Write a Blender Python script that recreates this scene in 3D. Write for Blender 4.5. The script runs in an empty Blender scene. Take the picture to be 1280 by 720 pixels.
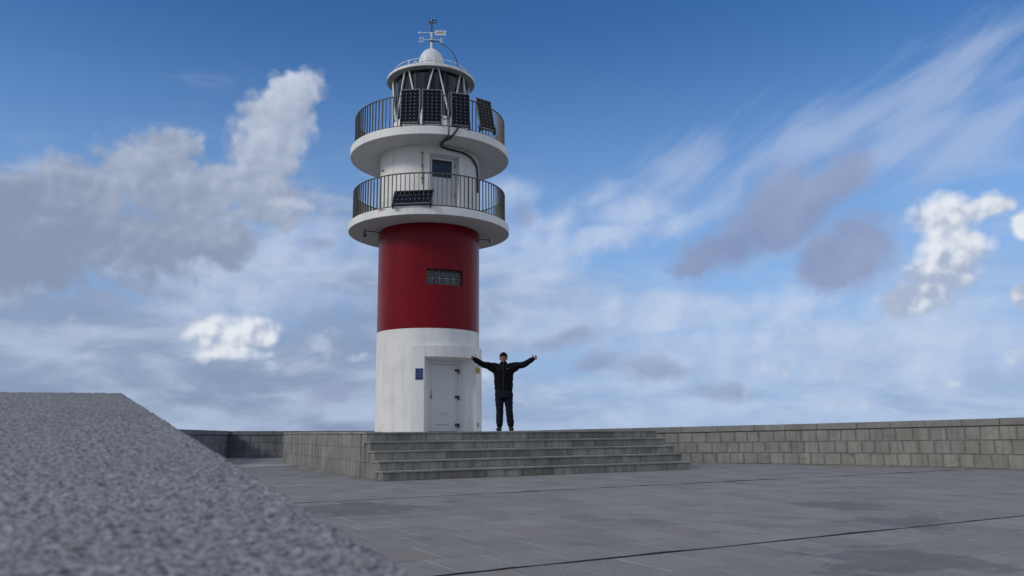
import bpy, bmesh, math, random
from math import radians as R, sin, cos, pi, sqrt, atan2, hypot
from mathutils import Vector, Matrix, Euler, noise as mnoise

random.seed(7)
S = bpy.context.scene
COL = S.collection

# ------------------------------------------------------------------ camera
cam_d = bpy.data.cameras.new('camera')
cam_d.sensor_width = 36.0
cam_d.lens = 36.0 * 1000.0 / 1280.0
cam_d.clip_start = 0.02
cam_d.clip_end = 60000.0
cam_d.dof.use_dof = True
cam_d.dof.focus_distance = 19.0
cam_d.dof.aperture_fstop = 14.0
cam = bpy.data.objects.new('camera', cam_d)
COL.objects.link(cam)
PITCH, ROLL, EYE = R(10.15), R(0.44), 0.815
cam.matrix_world = (Matrix.Translation((0, 0, EYE)) @ Matrix.Rotation(R(90) + PITCH, 4, 'X') @ Matrix.Rotation(-ROLL, 4, 'Z'))
S.camera = cam
S.view_settings.view_transform = 'Standard'
S.view_settings.look = 'None'
S.view_settings.exposure = 0.0
S.view_settings.gamma = 1.0

# ------------------------------------------------------------------ sun
SUN_EL, SUN_ROT = R(30), R(240)          # sun_rotation runs clockwise from +Y: 240 is behind the camera on the left
sun_d = bpy.data.lights.new('sun', 'SUN')
sun_d.energy = 1.25
sun_d.angle = R(11)
sun_d.color = (1.0, 0.93, 0.83)
sun = bpy.data.objects.new('sun', sun_d)
COL.objects.link(sun)
sdir = Vector((sin(SUN_ROT) * cos(SUN_EL), cos(SUN_ROT) * cos(SUN_EL), sin(SUN_EL)))
sun.rotation_euler = sdir.to_track_quat('Z', 'Y').to_euler()
sun.location = sdir * 60

# ------------------------------------------------------------------ node helper
class NT:
    def __init__(s, tree):
        s.t = tree; s.n = tree.nodes; s.l = tree.links
    def new(s, typ, **kw):
        nd = s.n.new(typ)
        for k, v in kw.items(): setattr(nd, k, v)
        return nd
    def put(s, sock, v):
        if v is None: return
        if hasattr(v, 'is_output'): s.l.new(v, sock)
        else: sock.default_value = v
    def m(s, op, a, b=None, c=None, clamp=False):
        nd = s.new('ShaderNodeMath', operation=op, use_clamp=clamp)
        s.put(nd.inputs[0], a); s.put(nd.inputs[1], b); s.put(nd.inputs[2], c)
        return nd.outputs[0]
    def v(s, op, a, b=None, scale=None):
        nd = s.new('ShaderNodeVectorMath', operation=op)
        s.put(nd.inputs[0], a); s.put(nd.inputs[1], b)
        if scale is not None: s.put(nd.inputs['Scale'], scale)
        return nd.outputs['Value'] if op in ('LENGTH', 'DOT_PRODUCT', 'DISTANCE') else nd.outputs[0]
    def noise(s, vec, scale, detail=4, rough=.5, dist=0.0, col=False):
        nd = s.new('ShaderNodeTexNoise')
        s.put(nd.inputs['Vector'], vec); nd.inputs['Scale'].default_value = scale
        nd.inputs['Detail'].default_value = detail; nd.inputs['Roughness'].default_value = rough
        nd.inputs['Distortion'].default_value = dist
        return nd.outputs['Color'] if col else nd.outputs[0]
    def voro(s, vec, scale, feature='F1', out='Distance', rnd=1.0):
        nd = s.new('ShaderNodeTexVoronoi', feature=feature)
        s.put(nd.inputs['Vector'], vec); nd.inputs['Scale'].default_value = scale
        nd.inputs['Randomness'].default_value = rnd
        return nd.outputs[out]
    def ss(s, x, a, b, lo=0.0, hi=1.0, kind='SMOOTHSTEP'):
        nd = s.new('ShaderNodeMapRange', interpolation_type=kind)
        s.put(nd.inputs[0], x); s.put(nd.inputs[1], a); s.put(nd.inputs[2], b); s.put(nd.inputs[3], lo); s.put(nd.inputs[4], hi)
        return nd.outputs[0]
    def mix(s, f, a, b, mode='MIX'):
        nd = s.new('ShaderNodeMix', data_type='RGBA', blend_type=mode)
        s.put(nd.inputs[0], f)
        s.put(nd.inputs[6], a if hasattr(a, 'is_output') else (*a, 1)[:4]); s.put(nd.inputs[7], b if hasattr(b, 'is_output') else (*b, 1)[:4])
        return nd.outputs[2]
    def mapping(s, vec, loc=(0, 0, 0), rot=(0, 0, 0), scale=(1, 1, 1), typ='POINT'):
        nd = s.new('ShaderNodeMapping', vector_type=typ)
        s.put(nd.inputs[0], vec)
        nd.inputs['Location'].default_value = loc; nd.inputs['Rotation'].default_value = rot; nd.inputs['Scale'].default_value = scale
        return nd.outputs[0]
    def sep(s, vec):
        nd = s.new('ShaderNodeSeparateXYZ'); s.put(nd.inputs[0], vec); return nd.outputs
    def comb(s, x, y, z):
        nd = s.new('ShaderNodeCombineXYZ'); s.put(nd.inputs[0], x); s.put(nd.inputs[1], y); s.put(nd.inputs[2], z); return nd.outputs[0]

def lin(r, g, b):
    f = lambda c: (c / 255 / 12.92) if c <= 10 else ((c / 255 + .055) / 1.055) ** 2.4
    return (f(r), f(g), f(b))

# ------------------------------------------------------------------ sky: Nishita air with cloud banks at their bearing and height
# each cloud lobe: azimuth (deg from +Y, clockwise), elevation, half width, half height (deg), tilt (deg)
CLOUDS = {
    'heap': [(-16.19, 23.28, 2.26, 1.78, 0), (-17.21, 21.23, 3.22, 2.75, 0), (-17.90, 18.50, 3.27, 3.32, 0), (-17.51, 16.10, 3.58, 2.60, 0), (-23.63, 18.83, 1.73, 1.44, 0), (-25.97, 16.68, 3.41, 2.55, 0), (-29.44, 14.61, 4.55, 2.89, 0), (-33.07, 13.53, 4.21, 3.37, 0), (-24.38, 17.29, 3.00, 2.58, 0), (-20.24, 16.95, 3.17, 2.13, 0), (-22.74, 15.38, 5.08, 3.15, 0), (-28.10, 12.24, 8.76, 2.79, 0), (-22.32, 12.76, 5.56, 2.39, 0), (-32.36, 10.30, 5.05, 1.85, 0)],
    'dark': [(20.77, 15.53, 3.44, 2.55, 20), (22.75, 16.31, 2.14, 1.68, 0), (18.70, 13.73, 3.82, 2.38, 20), (15.58, 12.21, 3.60, 1.66, 15), (13.00, 11.36, 2.00, 0.78, 0), (24.73, 12.41, 2.15, 2.40, 0), (23.52, 10.84, 2.86, 2.11, 0), (22.16, 10.00, 2.21, 1.28, 0)],
    'bright': [(-20.23, 6.46, 2.34, 1.82, 0), (-17.77, 6.86, 1.68, 1.20, 0), (-19.35, 5.35, 2.66, 0.75, 0), (29.04, 12.93, 2.36, 1.81, 0), (31.04, 13.26, 1.84, 0.93, 10), (32.28, 13.42, 1.03, 0.68, 0), (29.49, 11.06, 2.32, 2.00, 0), (28.62, 9.48, 2.62, 1.82, 15), (26.94, 8.15, 2.50, 1.43, 10), (33.41, 12.13, 1.00, 0.96, 0), (33.19, 7.70, 0.82, 1.16, 0)],
    'puff': [(-14.72, 4.84, 2.36, 0.77, 15), (-16.19, 4.49, 0.85, 0.44, 0), (-13.25, 6.19, 1.20, 1.00, 0), (-15.79, 15.41, 1.65, 0.77, 0), (-10.52, 5.17, 0.89, 0.50, 0), (-28.19, 4.62, 1.52, 0.65, 0), (-28.55, 6.37, 1.52, 1.11, 0), (18.57, 3.64, 0.62, 0.54, 0), (16.22, 2.62, 0.84, 0.43, 0), (22.55, 3.31, 0.68, 0.63, 0), (22.03, 1.60, 0.88, 0.42, 0), (23.84, 1.41, 0.66, 0.51, 0), (28.63, 2.79, 0.44, 0.35, 0), (32.08, 4.11, 0.66, 0.68, 0), (0.51, 2.29, 1.02, 0.45, 0), (-2.05, 3.89, 0.80, 0.68, 0)],
    'mid': [(6.26, 16.51, 3.64, 1.35, 18), (2.99, 14.97, 5.30, 1.70, 18), (0.02, 13.01, 5.87, 1.71, 10), (0.06, 17.27, 2.98, 1.47, 0), (8.86, 15.50, 3.47, 1.68, 10), (7.05, 13.43, 6.96, 1.02, 12), (-4.63, 7.87, 4.59, 2.28, 0), (-13.82, 13.31, 6.67, 2.78, 5), (21.04, 8.52, 9.61, 1.18, 12), (13.60, 7.82, 7.65, 1.45, 8), (27.30, 8.07, 4.13, 2.55, 0), (19.79, 5.10, 16.76, 2.68, 2), (28.41, 5.20, 8.00, 3.01, 0), (4.60, 7.80, 8.61, 2.28, 4), (-21.30, 12.84, 6.15, 2.14, 5), (-17.46, 9.27, 7.42, 2.19, 0)],
    'grey': [(5.65, 3.98, 2.49, 1.13, 0), (9.55, 3.41, 3.33, 1.34, 0), (3.42, 6.22, 2.86, 0.91, 8), (-23.85, 9.37, 2.93, 0.74, 0), (-11.23, 10.72, 1.91, 0.79, 10), (-13.82, 13.31, 1.56, 0.72, 10), (-1.63, 9.01, 0.93, 0.63, 0), (-1.75, 6.16, 2.30, 1.14, 0), (0.04, 15.29, 0.95, 1.71, 0), (-27.78, 8.08, 1.82, 0.61, 0), (-32.12, 7.63, 1.25, 0.49, 0), (-12.36, 2.22, 2.17, 0.77, 0), (14.39, 2.00, 3.19, 0.87, 0)],
    'cirrus': [(21.27, 18.66, 9.98, 2.62, 18), (28.45, 20.37, 9.05, 2.16, 32), (31.86, 17.76, 4.86, 2.12, 32), (31.54, 23.13, 4.57, 1.87, 28), (12.95, 17.32, 5.11, 2.20, 10), (26.22, 17.20, 7.30, 1.83, 22)],
}
SKY_TINT, REST0 = (.34, .66, 1.0), .86
world = bpy.data.worlds.new('World')
S.world = world
world.use_nodes = True
T = NT(world.node_tree)
T.n.clear()
sky = T.new('ShaderNodeTexSky', sky_type='NISHITA')
sky.sun_disc = False
sky.sun_elevation = SUN_EL; sky.sun_rotation = SUN_ROT
sky.altitude = 100; sky.air_density = 1.0; sky.dust_density = 0.6; sky.ozone_density = 2.2
tc = T.new('ShaderNodeTexCoord')
D = tc.outputs['Generated']
dx, dy, dz = T.sep(D)
AZ = T.m('MULTIPLY', T.m('ARCTAN2', dx, dy), 180 / pi)
EL = T.m('MULTIPLY', T.m('ARCSINE', dz), 180 / pi)
P = T.comb(AZ, EL, 0.0)

def warp(scale, amp, detail=3, rough=.55):
    c = T.noise(D, scale, detail, rough, col=True)
    o = T.v('SCALE', T.v('SUBTRACT', c, (.5, .5, .5)), scale=amp)
    x, y, z = T.sep(o)
    return T.v('ADD', P, T.comb(x, y, 0.0))

def lobes(name, vec, smooth=.15):
    f = None
    for (a, e, ra, re, rot) in CLOUDS[name]:
        if rot == 0:
            q = T.new('ShaderNodeVectorMath', operation='MULTIPLY_ADD')
            T.put(q.inputs[0], vec); q.inputs[1].default_value = (1 / ra, 1 / re, 0); q.inputs[2].default_value = (-a / ra, -e / re, 0)
            ln = T.v('LENGTH', q.outputs[0])
        else:
            c_, s_ = cos(R(rot)), sin(R(rot))
            u_ = T.m('ADD', T.v('DOT_PRODUCT', vec, (c_ / ra, s_ / ra, 0)), -(a * c_ + e * s_) / ra)
            v_ = T.m('ADD', T.v('DOT_PRODUCT', vec, (-s_ / re, c_ / re, 0)), -(e * c_ - a * s_) / re)
            ln = T.m('SQRT', T.m('MULTIPLY_ADD', u_, u_, T.m('MULTIPLY', v_, v_)))
        d = T.m('SUBTRACT', 1.0, ln)
        f = d if f is None else T.m('SMOOTH_MAX', f, d, smooth)
    return f

n_big = T.noise(D, 5.0, 4, .5)
n_mid = T.noise(D, 13.0, 5, .52)
n_fine = T.noise(D, 38.0, 4, .55)
Dl = T.v('ADD', D, (-.014, -.004, .016))           # towards the sun: the side a puff is lit from
n_big_l = T.noise(Dl, 5.0, 2, .5)
n_mid_l = T.noise(Dl, 13.0, 4, .52)
Df = T.v('ADD', D, (-.006, -.002, .007))
n_fine_l = T.noise(Df, 38.0, 4, .55)
relief = T.m('ADD', T.m('MULTIPLY', T.m('SUBTRACT', n_mid, n_mid_l), 1.0), T.m('MULTIPLY', T.m('SUBTRACT', n_big, n_big_l), 1.0))
relief2 = T.m('ADD', T.m('MULTIPLY', relief, .8), T.m('MULTIPLY', T.m('SUBTRACT', n_fine, n_fine_l), .8))
Dflat = T.mapping(D, scale=(1, 1, 3.2))
n_flat = T.noise(Dflat, 7.0, 5, .55, .4)
n_flat2 = T.noise(Dflat, 3.0, 3, .5, .3)

air = T.mix(1.0, sky.outputs[0], SKY_TINT, 'MULTIPLY')
air = T.v('SCALE', air, scale=0.122)
# pale air low over the sea
low = T.ss(EL, 30.0, 3.0)
air = T.mix(T.m('MULTIPLY', low, .80), air, lin(152, 187, 231))

# low veil of stratus over the sea, all round the horizon
veil_n = T.m('ADD', T.m('MULTIPLY', n_flat, .6), T.m('MULTIPLY', n_flat2, .7))
left = T.ss(AZ, 10.0, -12.0)
top_e = T.m('ADD', T.m('MULTIPLY', left, 6.0), 13.0)
veil = T.m('ADD', T.m('DIVIDE', T.m('SUBTRACT', top_e, EL), 9.0), T.m('MULTIPLY', T.m('SUBTRACT', veil_n, .62), 5.0))
veil_a = T.m('MULTIPLY', T.ss(veil, -.3, 1.6), T.m('ADD', T.m('MULTIPLY', left, .10), .82))
veil_c = T.mix(T.ss(n_flat, .36, .66), lin(154, 174, 207), lin(184, 201, 227))
veil_c = T.mix(T.m('MULTIPLY', left, .8), veil_c, T.mix(T.ss(n_flat, .36, .66), lin(130, 144, 171), lin(172, 186, 210)))
base = T.mix(veil_a, air, veil_c)

# thin cirrus drawn out along one slanted direction
w1 = warp(3.0, 6.0)
Ps = T.v('ADD', w1, (0, 0, 0))
su = T.v('DOT_PRODUCT', Ps, (cos(R(30)), sin(R(30)), 0)); sv = T.v('DOT_PRODUCT', Ps, (-sin(R(30)), cos(R(30)), 0))
streak = T.noise(T.comb(T.m('MULTIPLY', su, .10), T.m('MULTIPLY', sv, .48), 0.0), 1.0, 5, .56, .4)
cir = T.m('ADD', lobes('cirrus', w1, .25), T.m('MULTIPLY', T.m('SUBTRACT', streak, .5), 2.9))
cir_a = T.m('MULTIPLY', T.ss(cir, -.3, 1.1), .64)
col = T.mix(cir_a, base, lin(172, 189, 221))

def cover(col, name, vec, gain, e0, e1, op, c_lit, c_dark, shade_lo, shade_hi, nz, smooth=.15, bias=None, rel=None):
    f = lobes(name, vec, smooth)
    f = T.m('ADD', f, T.m('MULTIPLY', T.m('SUBTRACT', nz, .5), gain))
    a = T.m('MULTIPLY', T.ss(f, e0, e1), op)
    sh = rel if rel else relief
    if bias is not None: sh = T.m('ADD', sh, bias)
    c = T.mix(T.ss(sh, shade_lo, shade_hi), c_dark, c_lit)
    return T.mix(a, col, c)

w2 = warp(6.0, 6.0, 5, .6)
w3 = warp(15.0, 3.6, 5, .62)
nz_b = T.m('ADD', T.m('MULTIPLY', n_mid, .55), T.m('MULTIPLY', n_fine, .45))
def puffs(off):                                     # round billows on the edges and faces of the cumulus
    q = T.v('ADD', D, off)
    q = T.v('ADD', q, T.v('SCALE', T.v('SUBTRACT', T.noise(q, 30.0, 3, .55, col=True), (.5, .5, .5)), scale=.030))
    o = None
    for sc_, k in ((24.0, .62), (55.0, .38)):
        nd = T.new('ShaderNodeTexVoronoi', feature='F1'); T.put(nd.inputs['Vector'], q); nd.inputs['Scale'].default_value = sc_
        e = T.m('MULTIPLY', T.m('SUBTRACT', 1.0, nd.outputs['Distance']), k)
        o = e if o is None else T.m('ADD', o, e)
    return o
p_0 = puffs((0, 0, 0)); p_l = puffs((-.006, -.002, .007))
w4 = warp(20.0, 1.3, 3, .5)
relief3 = T.m('ADD', T.m('MULTIPLY', T.m('SUBTRACT', p_0, p_l), .9), T.m('MULTIPLY', relief, .35))
soft = T.m('ADD', T.m('MULTIPLY', T.m('SUBTRACT', n_big, n_big_l), 1.0), T.m('MULTIPLY', T.m('SUBTRACT', n_mid, n_mid_l), .30))
col = cover(col, 'mid', w2, 2.2, -.30, 1.1, .72, lin(196, 209, 233), lin(172, 191, 224), -.12, .14, n_mid)
col = cover(col, 'grey', w2, 2.4, -.10, 1.0, .66, lin(150, 164, 194), lin(132, 147, 178), -.12, .14, n_mid, rel=soft)
hb = T.m('MULTIPLY', T.m('SUBTRACT', EL, 17.2), .032)
col = cover(col, 'heap', w3, 1.2, -.06, .42, .97, lin(204, 213, 230), lin(136, 150, 176), -.20, .40, T.m('ADD', T.m('MULTIPLY', n_mid, .4), T.m('MULTIPLY', p_0, .6)), bias=hb, rel=T.m('ADD', soft, T.m('MULTIPLY', relief3, .25)))
db = T.m('MULTIPLY', T.m('SUBTRACT', EL, 14.0), .006)
col = cover(col, 'dark', w3, 1.5, -.34, .60, .92, lin(153, 167, 199), lin(130, 145, 182), -.2, .22, n_mid, bias=db, rel=soft)
col = cover(col, 'puff', w3, 2.0, -.10, 1.0, .66, lin(206, 215, 231), lin(172, 186, 213), -.10, .12, nz_b)
bb = T.m('MULTIPLY', T.m('SUBTRACT', EL, T.ss(AZ, 0.0, 10.0, 5.6, 12.0)), .05)
col = cover(col, 'bright', w4, .95, -.08, .50, .98, lin(228, 233, 240), lin(168, 181, 206), -.28, .18, T.m('ADD', T.m('MULTIPLY', p_0, .55), T.m('MULTIPLY', n_fine, .45)), bias=bb, rel=relief3)
# broken cloud goes on over the rest of the sky
away = T.m('MAXIMUM', T.ss(T.m('ABSOLUTE', AZ), 38.0, 48.0), T.ss(EL, 33.0, 43.0))
rest = T.m('ADD', T.m('MULTIPLY', n_big, 1.5), T.m('MULTIPLY', n_mid, .5))
out = T.mix(T.m('MULTIPLY', T.ss(rest, REST0, REST0 + .2), .96), base, T.mix(T.ss(relief, -.2, .2), lin(176, 182, 196), lin(235, 236, 238)))
def backg(c):
    nd = T.new('ShaderNodeBackground'); T.put(nd.inputs[0], c if hasattr(c, 'is_output') else (*c, 1)); nd.inputs[1].default_value = 1.0; return nd.outputs[0]
def mixs(f, a, b):
    nd = T.new('ShaderNodeMixShader'); T.l.new(f, nd.inputs[0]); T.l.new(a, nd.inputs[1]); T.l.new(b, nd.inputs[2]); return nd.outputs[0]
# below the horizon: the sea's colour
final = mixs(T.ss(EL, -.15, -.6), mixs(away, backg(col), backg(out)), backg(lin(96, 116, 146)))
T.l.new(final, T.new('ShaderNodeOutputWorld').inputs[0])

# ------------------------------------------------------------------ materials
MATS = {}
def material(name):
    m = bpy.data.materials.new(name); m.use_nodes = True
    t = NT(m.node_tree); t.n.clear()
    b = t.new('ShaderNodeBsdfPrincipled')
    o = t.new('ShaderNodeOutputMaterial')
    t.l.new(b.outputs[0], o.inputs[0])
    MATS[name] = m
    return m, t, b
def bump(t, b, h, strength, dist=.01):
    nd = t.new('ShaderNodeBump'); nd.inputs['Strength'].default_value = strength; nd.inputs['Distance'].default_value = dist
    t.put(nd.inputs['Height'], h); t.l.new(nd.outputs[0], b.inputs['Normal'])
def pos(t): return t.new('ShaderNodeNewGeometry').outputs['Position']

def simple(name, rgb, rough=.5, metal=0.0, nscale=30, namp=.15, bmp=.0):
    m, t, b = material(name)
    n = t.noise(pos(t), nscale, 4, .6)
    c = t.mix(t.ss(n, .3, .7), tuple(x * (1 - namp) for x in rgb), tuple(min(1, x * (1 + namp)) for x in rgb))
    t.l.new(c, b.inputs['Base Color'])
    b.inputs['Roughness'].default_value = rough; b.inputs['Metallic'].default_value = metal
    if bmp:
        bump(t, b, n, bmp, .004); b.inputs['Specular IOR Level'].default_value = .12
    return m

def stone(name, lo, hi, var=.16, grain=90, cloud=.55, streak=0.0, damp=0.0, rough=.85, bstr=.5, moss=None, joints=0.0):
    """weathered stone: fine grain, cloudy tone, each piece its own tone, optional rain streaks and damp patches"""
    m, t, b = material(name)
    p = pos(t)
    g = t.noise(p, grain, 3, .7)
    c1 = t.noise(p, 2.3, 5, .6)
    f = t.m('ADD', t.m('MULTIPLY', g, 1 - cloud), t.m('MULTIPLY', c1, cloud))
    c = t.mix(t.ss(f, .36, .64), lo, hi)
    oi = t.new('ShaderNodeObjectInfo').outputs['Random']
    isl = t.new('ShaderNodeNewGeometry').outputs['Random Per Island']
    r = t.m('FRACT', t.m('ADD', t.m('MULTIPLY', oi, 3.7), isl))
    k = t.m('ADD', 1 - var, t.m('MULTIPLY', r, 2 * var))
    c = t.v('SCALE', c, scale=k)
    if name == 'paving':                         # some slabs are browner or darker than the rest
        rb = t.m('FRACT', t.m('ADD', t.m('MULTIPLY', r, 7.31), .17))
        c = t.mix(t.ss(rb, .80, .95, 0.0, .38), c, (.24, .195, .172))
        c = t.mix(t.ss(rb, .16, .05, 0.0, .30), c, (.12, .12, .125))
    if moss:
        mm = t.m('MULTIPLY', t.ss(t.noise(p, 5.5, 5, .65), .55, .70), .55)
        c = t.mix(mm, c, moss)
    if streak:
        q = t.mapping(p, scale=(9, 9, .55))
        s1 = t.ss(t.noise(q, 1.0, 5, .68), .44, .68)
        c = t.mix(t.m('MULTIPLY', s1, streak), c, tuple(x * .32 for x in lo))
        s2 = t.ss(t.noise(t.mapping(p, scale=(5, 5, .4)), 1.7, 4, .6), .58, .72)
        c = t.mix(t.m('MULTIPLY', s2, .28), c, tuple(min(1, x * 1.45) for x in hi))
    rr = None
    if damp:
        d = t.ss(t.noise(t.mapping(p, scale=(1, 1, 1)), .7, 6, .66, .5), .60, .68)
        d2 = t.ss(t.noise(p, 1.9, 5, .6, .4), .58, .70)
        dd = t.m('MAXIMUM', d, t.m('MULTIPLY', d2, .7))
        for (x, y, rad) in ((-1.7, 9.0, .8), (3.5, 8.9, .5), (3.4, 7.3, .45), (2.4, 5.3, .6)):
            w = t.v('ADD', p, t.v('SCALE', t.v('SUBTRACT', t.noise(p, 2.2, 4, .6, col=True), (.5, .5, .5)), scale=1.4))
            dist = t.v('DISTANCE', w, (x, y, 0.0))
            dd = t.m('MAXIMUM', dd, t.ss(dist, rad, rad * .75))
        c = t.mix(t.m('MULTIPLY', dd, damp), c, tuple(x * .50 for x in lo))
        rr = t.m('SUBTRACT', rough, t.m('MULTIPLY', dd, .12))
    t.l.new(c, b.inputs['Base Color'])
    b.inputs['Roughness'].default_value = rough
    if rr is not None: t.l.new(rr, b.inputs['Roughness'])
    b.inputs['Specular IOR Level'].default_value = .3
    bump(t, b, t.m('ADD', g, t.m('MULTIPLY', c1, 1.5)), bstr, .006)
    return m

stone('paving', (.165, .161, .160), (.305, .299, .294), .09, 75, .18, damp=.5, rough=.85, moss=(.24, .205, .165))
stone('grout', (.31, .31, .31), (.40, .40, .40), .05, 60, damp=.6)
stone('dark_joint', (.02, .02, .022), (.04, .04, .042), .05, 60)
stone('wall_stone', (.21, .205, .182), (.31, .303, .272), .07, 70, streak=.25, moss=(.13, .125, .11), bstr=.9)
stone('mortar', (.13, .128, .12), (.19, .187, .175), .05, 50)
stone('cap_stone', (.19, .183, .168), (.27, .262, .245), .06, 70, streak=.15)
stone('side_stone', (.20, .20, .182), (.30, .30, .272), .07, 60, streak=.75, bstr=.6)
stone('riser_stone', (.195, .188, .16), (.35, .338, .285), .24, 60, streak=.45, moss=(.12, .10, .075), bstr=.7)
stone('tread_stone', (.22, .215, .20), (.32, .315, .30), .10, 80)
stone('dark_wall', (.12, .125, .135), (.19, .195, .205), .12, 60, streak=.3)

# bush-hammered granite: pale, dark and pinkish crystals
m, t, b = material('granite')
p = pos(t)
n1 = t.noise(p, 400.0, 2, .5); n2 = t.noise(p, 270.0, 3, .55); n3 = t.noise(t.v('ADD', p, (3.1, 1.7, .4)), 260.0, 2, .5)
c = t.mix(t.ss(n1, .34, .66), (.12, .123, .131), (.35, .357, .372))
c = t.mix(t.m('MULTIPLY', t.ss(n2, .55, .63), .85), c, (.042, .043, .048))
c = t.mix(t.m('MULTIPLY', t.ss(n3, .60, .68), .65), c, (.44, .445, .455))
c = t.mix(t.m('MULTIPLY', t.ss(t.noise(t.v('ADD', p, (7.3, 2.9, 5.4)), 170.0, 2, .5), .62, .70), .35), c, (.30, .25, .235))
c = t.mix(t.m('MULTIPLY', t.ss(t.noise(p, 5, 4, .6), .4, .7), .2), c, (.13, .133, .14))
t.l.new(c, b.inputs['Base Color']); b.inputs['Roughness'].default_value = .85; b.inputs['Specular IOR Level'].default_value = .2
bump(t, b, t.noise(p, 420, 3, .6), .5, .002)

def paint(name, rgb, dirt, rough=.45, streak=.35, coat=0.0):
    m, t, b = material(name)
    p = pos(t)
    q = t.mapping(p, scale=(7, 7, .5))
    s1 = t.ss(t.noise(q, 1.0, 5, .65), .46, .74)
    s2 = t.ss(t.noise(p, 1.4, 5, .6), .42, .72)
    c = t.mix(t.m('MULTIPLY', s1, streak), rgb, dirt)
    c = t.mix(t.m('MULTIPLY', s2, streak * .6), c, tuple(x * .9 for x in dirt))
    sp = t.ss(t.noise(p, 16, 3, .5), .70, .76)
    c = t.mix(t.m('MULTIPLY', sp, .35), c, tuple(x * .6 for x in dirt))
    t.l.new(c, b.inputs['Base Color']); b.inputs['Roughness'].default_value = rough
    b.inputs['Coat Weight'].default_value = coat
    if name == 'red_paint': b.inputs['Specular IOR Level'].default_value = .12
    b.inputs['Coat Roughness'].default_value = .12
    bump(t, b, t.m('ADD', t.noise(p, 9, 4, .6), t.m('MULTIPLY', t.noise(p, 70, 3, .6), .35)), .12, .02)
    return m
paint('white_paint', (.80, .795, .77), (.50, .48, .44), .55, .40)
paint('red_paint', (.19, .005, .012), (.11, .003, .008), .24, .5, 0.0)
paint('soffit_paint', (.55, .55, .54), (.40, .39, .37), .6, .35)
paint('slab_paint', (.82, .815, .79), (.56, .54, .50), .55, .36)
paint('door_paint', (.62, .62, .61), (.50, .49, .47), .4, .25)
simple('white_metal', (.72, .74, .74), .4)
simple('rail_metal', (.10, .095, .082), .5, .3, 40, .3)
simple('black_rubber', (.012, .012, .013), .5)
simple('black_metal', (.018, .018, .02), .45)
simple('rust', (.40, .17, .05), .9, 0, 60, .4)
simple('rusty_pipe', (.38, .26, .12), .8, 0, 30, .35)
simple('alu', (.30, .31, .32), .4, .6)
simple('cell_blue', (.006, .007, .014), .3, 0, 50, .2)
MATS['cell_blue'].node_tree.nodes['Principled BSDF'].inputs['Specular IOR Level'].default_value = .15
simple('backsheet', (.05, .05, .06), .5)
simple('backsheet_dot', (.34, .35, .37), .5)
simple('plaque_blue', (.012, .028, .115), .4)
simple('plaque_ink', (.10, .15, .30), .4)
simple('sign_yellow', (.42, .29, .05), .5)
simple('sign_white', (.66, .66, .65), .5)
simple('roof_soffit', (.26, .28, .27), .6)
simple('lens_dark', (.035, .037, .04), .25, 0, 6, .3)
simple('curtain', (.14, .145, .15), .7, 0, 5, .25)
simple('glass_block_m', (.035, .042, .045), .12, 0, 40, .35)
simple('block_frame', (.20, .22, .22), .5)
simple('window_dark', (.022, .026, .030), .08, 0, 6, .35)
simple('jacket_m', (.0045, .005, .008), .8, 0, 25, .3, .3)
simple('jeans_m', (.008, .011, .018), .85, 0, 30, .35, .3)
simple('shoe_m', (.006, .006, .007), .5)
simple('wool_m', (.008, .008, .009), .95, 0, 80, .35, .4)
simple('skin_m', (.27, .125, .088), .55, 0, 25, .12)
simple('hair_m', (.02, .015, .012), .7)
simple('lip_m', (.20, .06, .05), .5)
simple('eye_m', (.02, .015, .012), .2)
simple('logo_m', (.10, .10, .11), .6)
simple('sea_m', (.018, .045, .07), .12, 0, .02, .3)
simple('headland_m', (.055, .065, .03), .95, 0, .25, .5)
m, t, b = material('lantern_glass')
b.inputs['Base Color'].default_value = (.02, .025, .03, 1); b.inputs['Roughness'].default_value = .06
tr = t.new('ShaderNodeBsdfTransparent'); tr.inputs[0].default_value = (.55, .60, .64, 1)
gl = t.new('ShaderNodeBsdfGlossy'); gl.inputs['Roughness'].default_value = .05; gl.inputs[0].default_value = (.8, .85, .9, 1)
fr = t.new('ShaderNodeFresnel'); fr.inputs[0].default_value = 1.5
mx = t.new('ShaderNodeMixShader'); t.l.new(fr.outputs[0], mx.inputs[0]); t.l.new(tr.outputs[0], mx.inputs[1]); t.l.new(gl.outputs[0], mx.inputs[2])
for n in t.n:
    if n.type == 'OUTPUT_MATERIAL': t.l.new(mx.outputs[0], n.inputs[0])

# ------------------------------------------------------------------ object helpers
def link(name, me, parent=None, loc=None, rot=None):
    o = bpy.data.objects.new(name, me); COL.objects.link(o)
    if parent: o.parent = parent
    if loc is not None: o.location = loc
    if rot is not None: o.rotation_euler = rot
    return o
def mesh(name, vs, fs, mat, smooth=False):
    me = bpy.data.meshes.new(name); me.from_pydata(vs, [], fs); me.update()
    me.materials.append(MATS[mat])
    if smooth:
        me.polygons.foreach_set('use_smooth', [True] * len(me.polygons))
    return me
def thing(name, label, cat, loc=(0, 0, 0), rot=(0, 0, 0), group=None):
    o = bpy.data.objects.new(name, None); COL.objects.link(o); o.location = loc; o.rotation_euler = rot
    o.empty_display_size = .2
    o['label'] = label; o['category'] = cat
    if group: o['group'] = group
    return o
def tag(o, label, cat, group=None):
    o['label'] = label; o['category'] = cat
    if group: o['group'] = group
    return o
def kind(o, k): o['kind'] = k; return o

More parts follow.
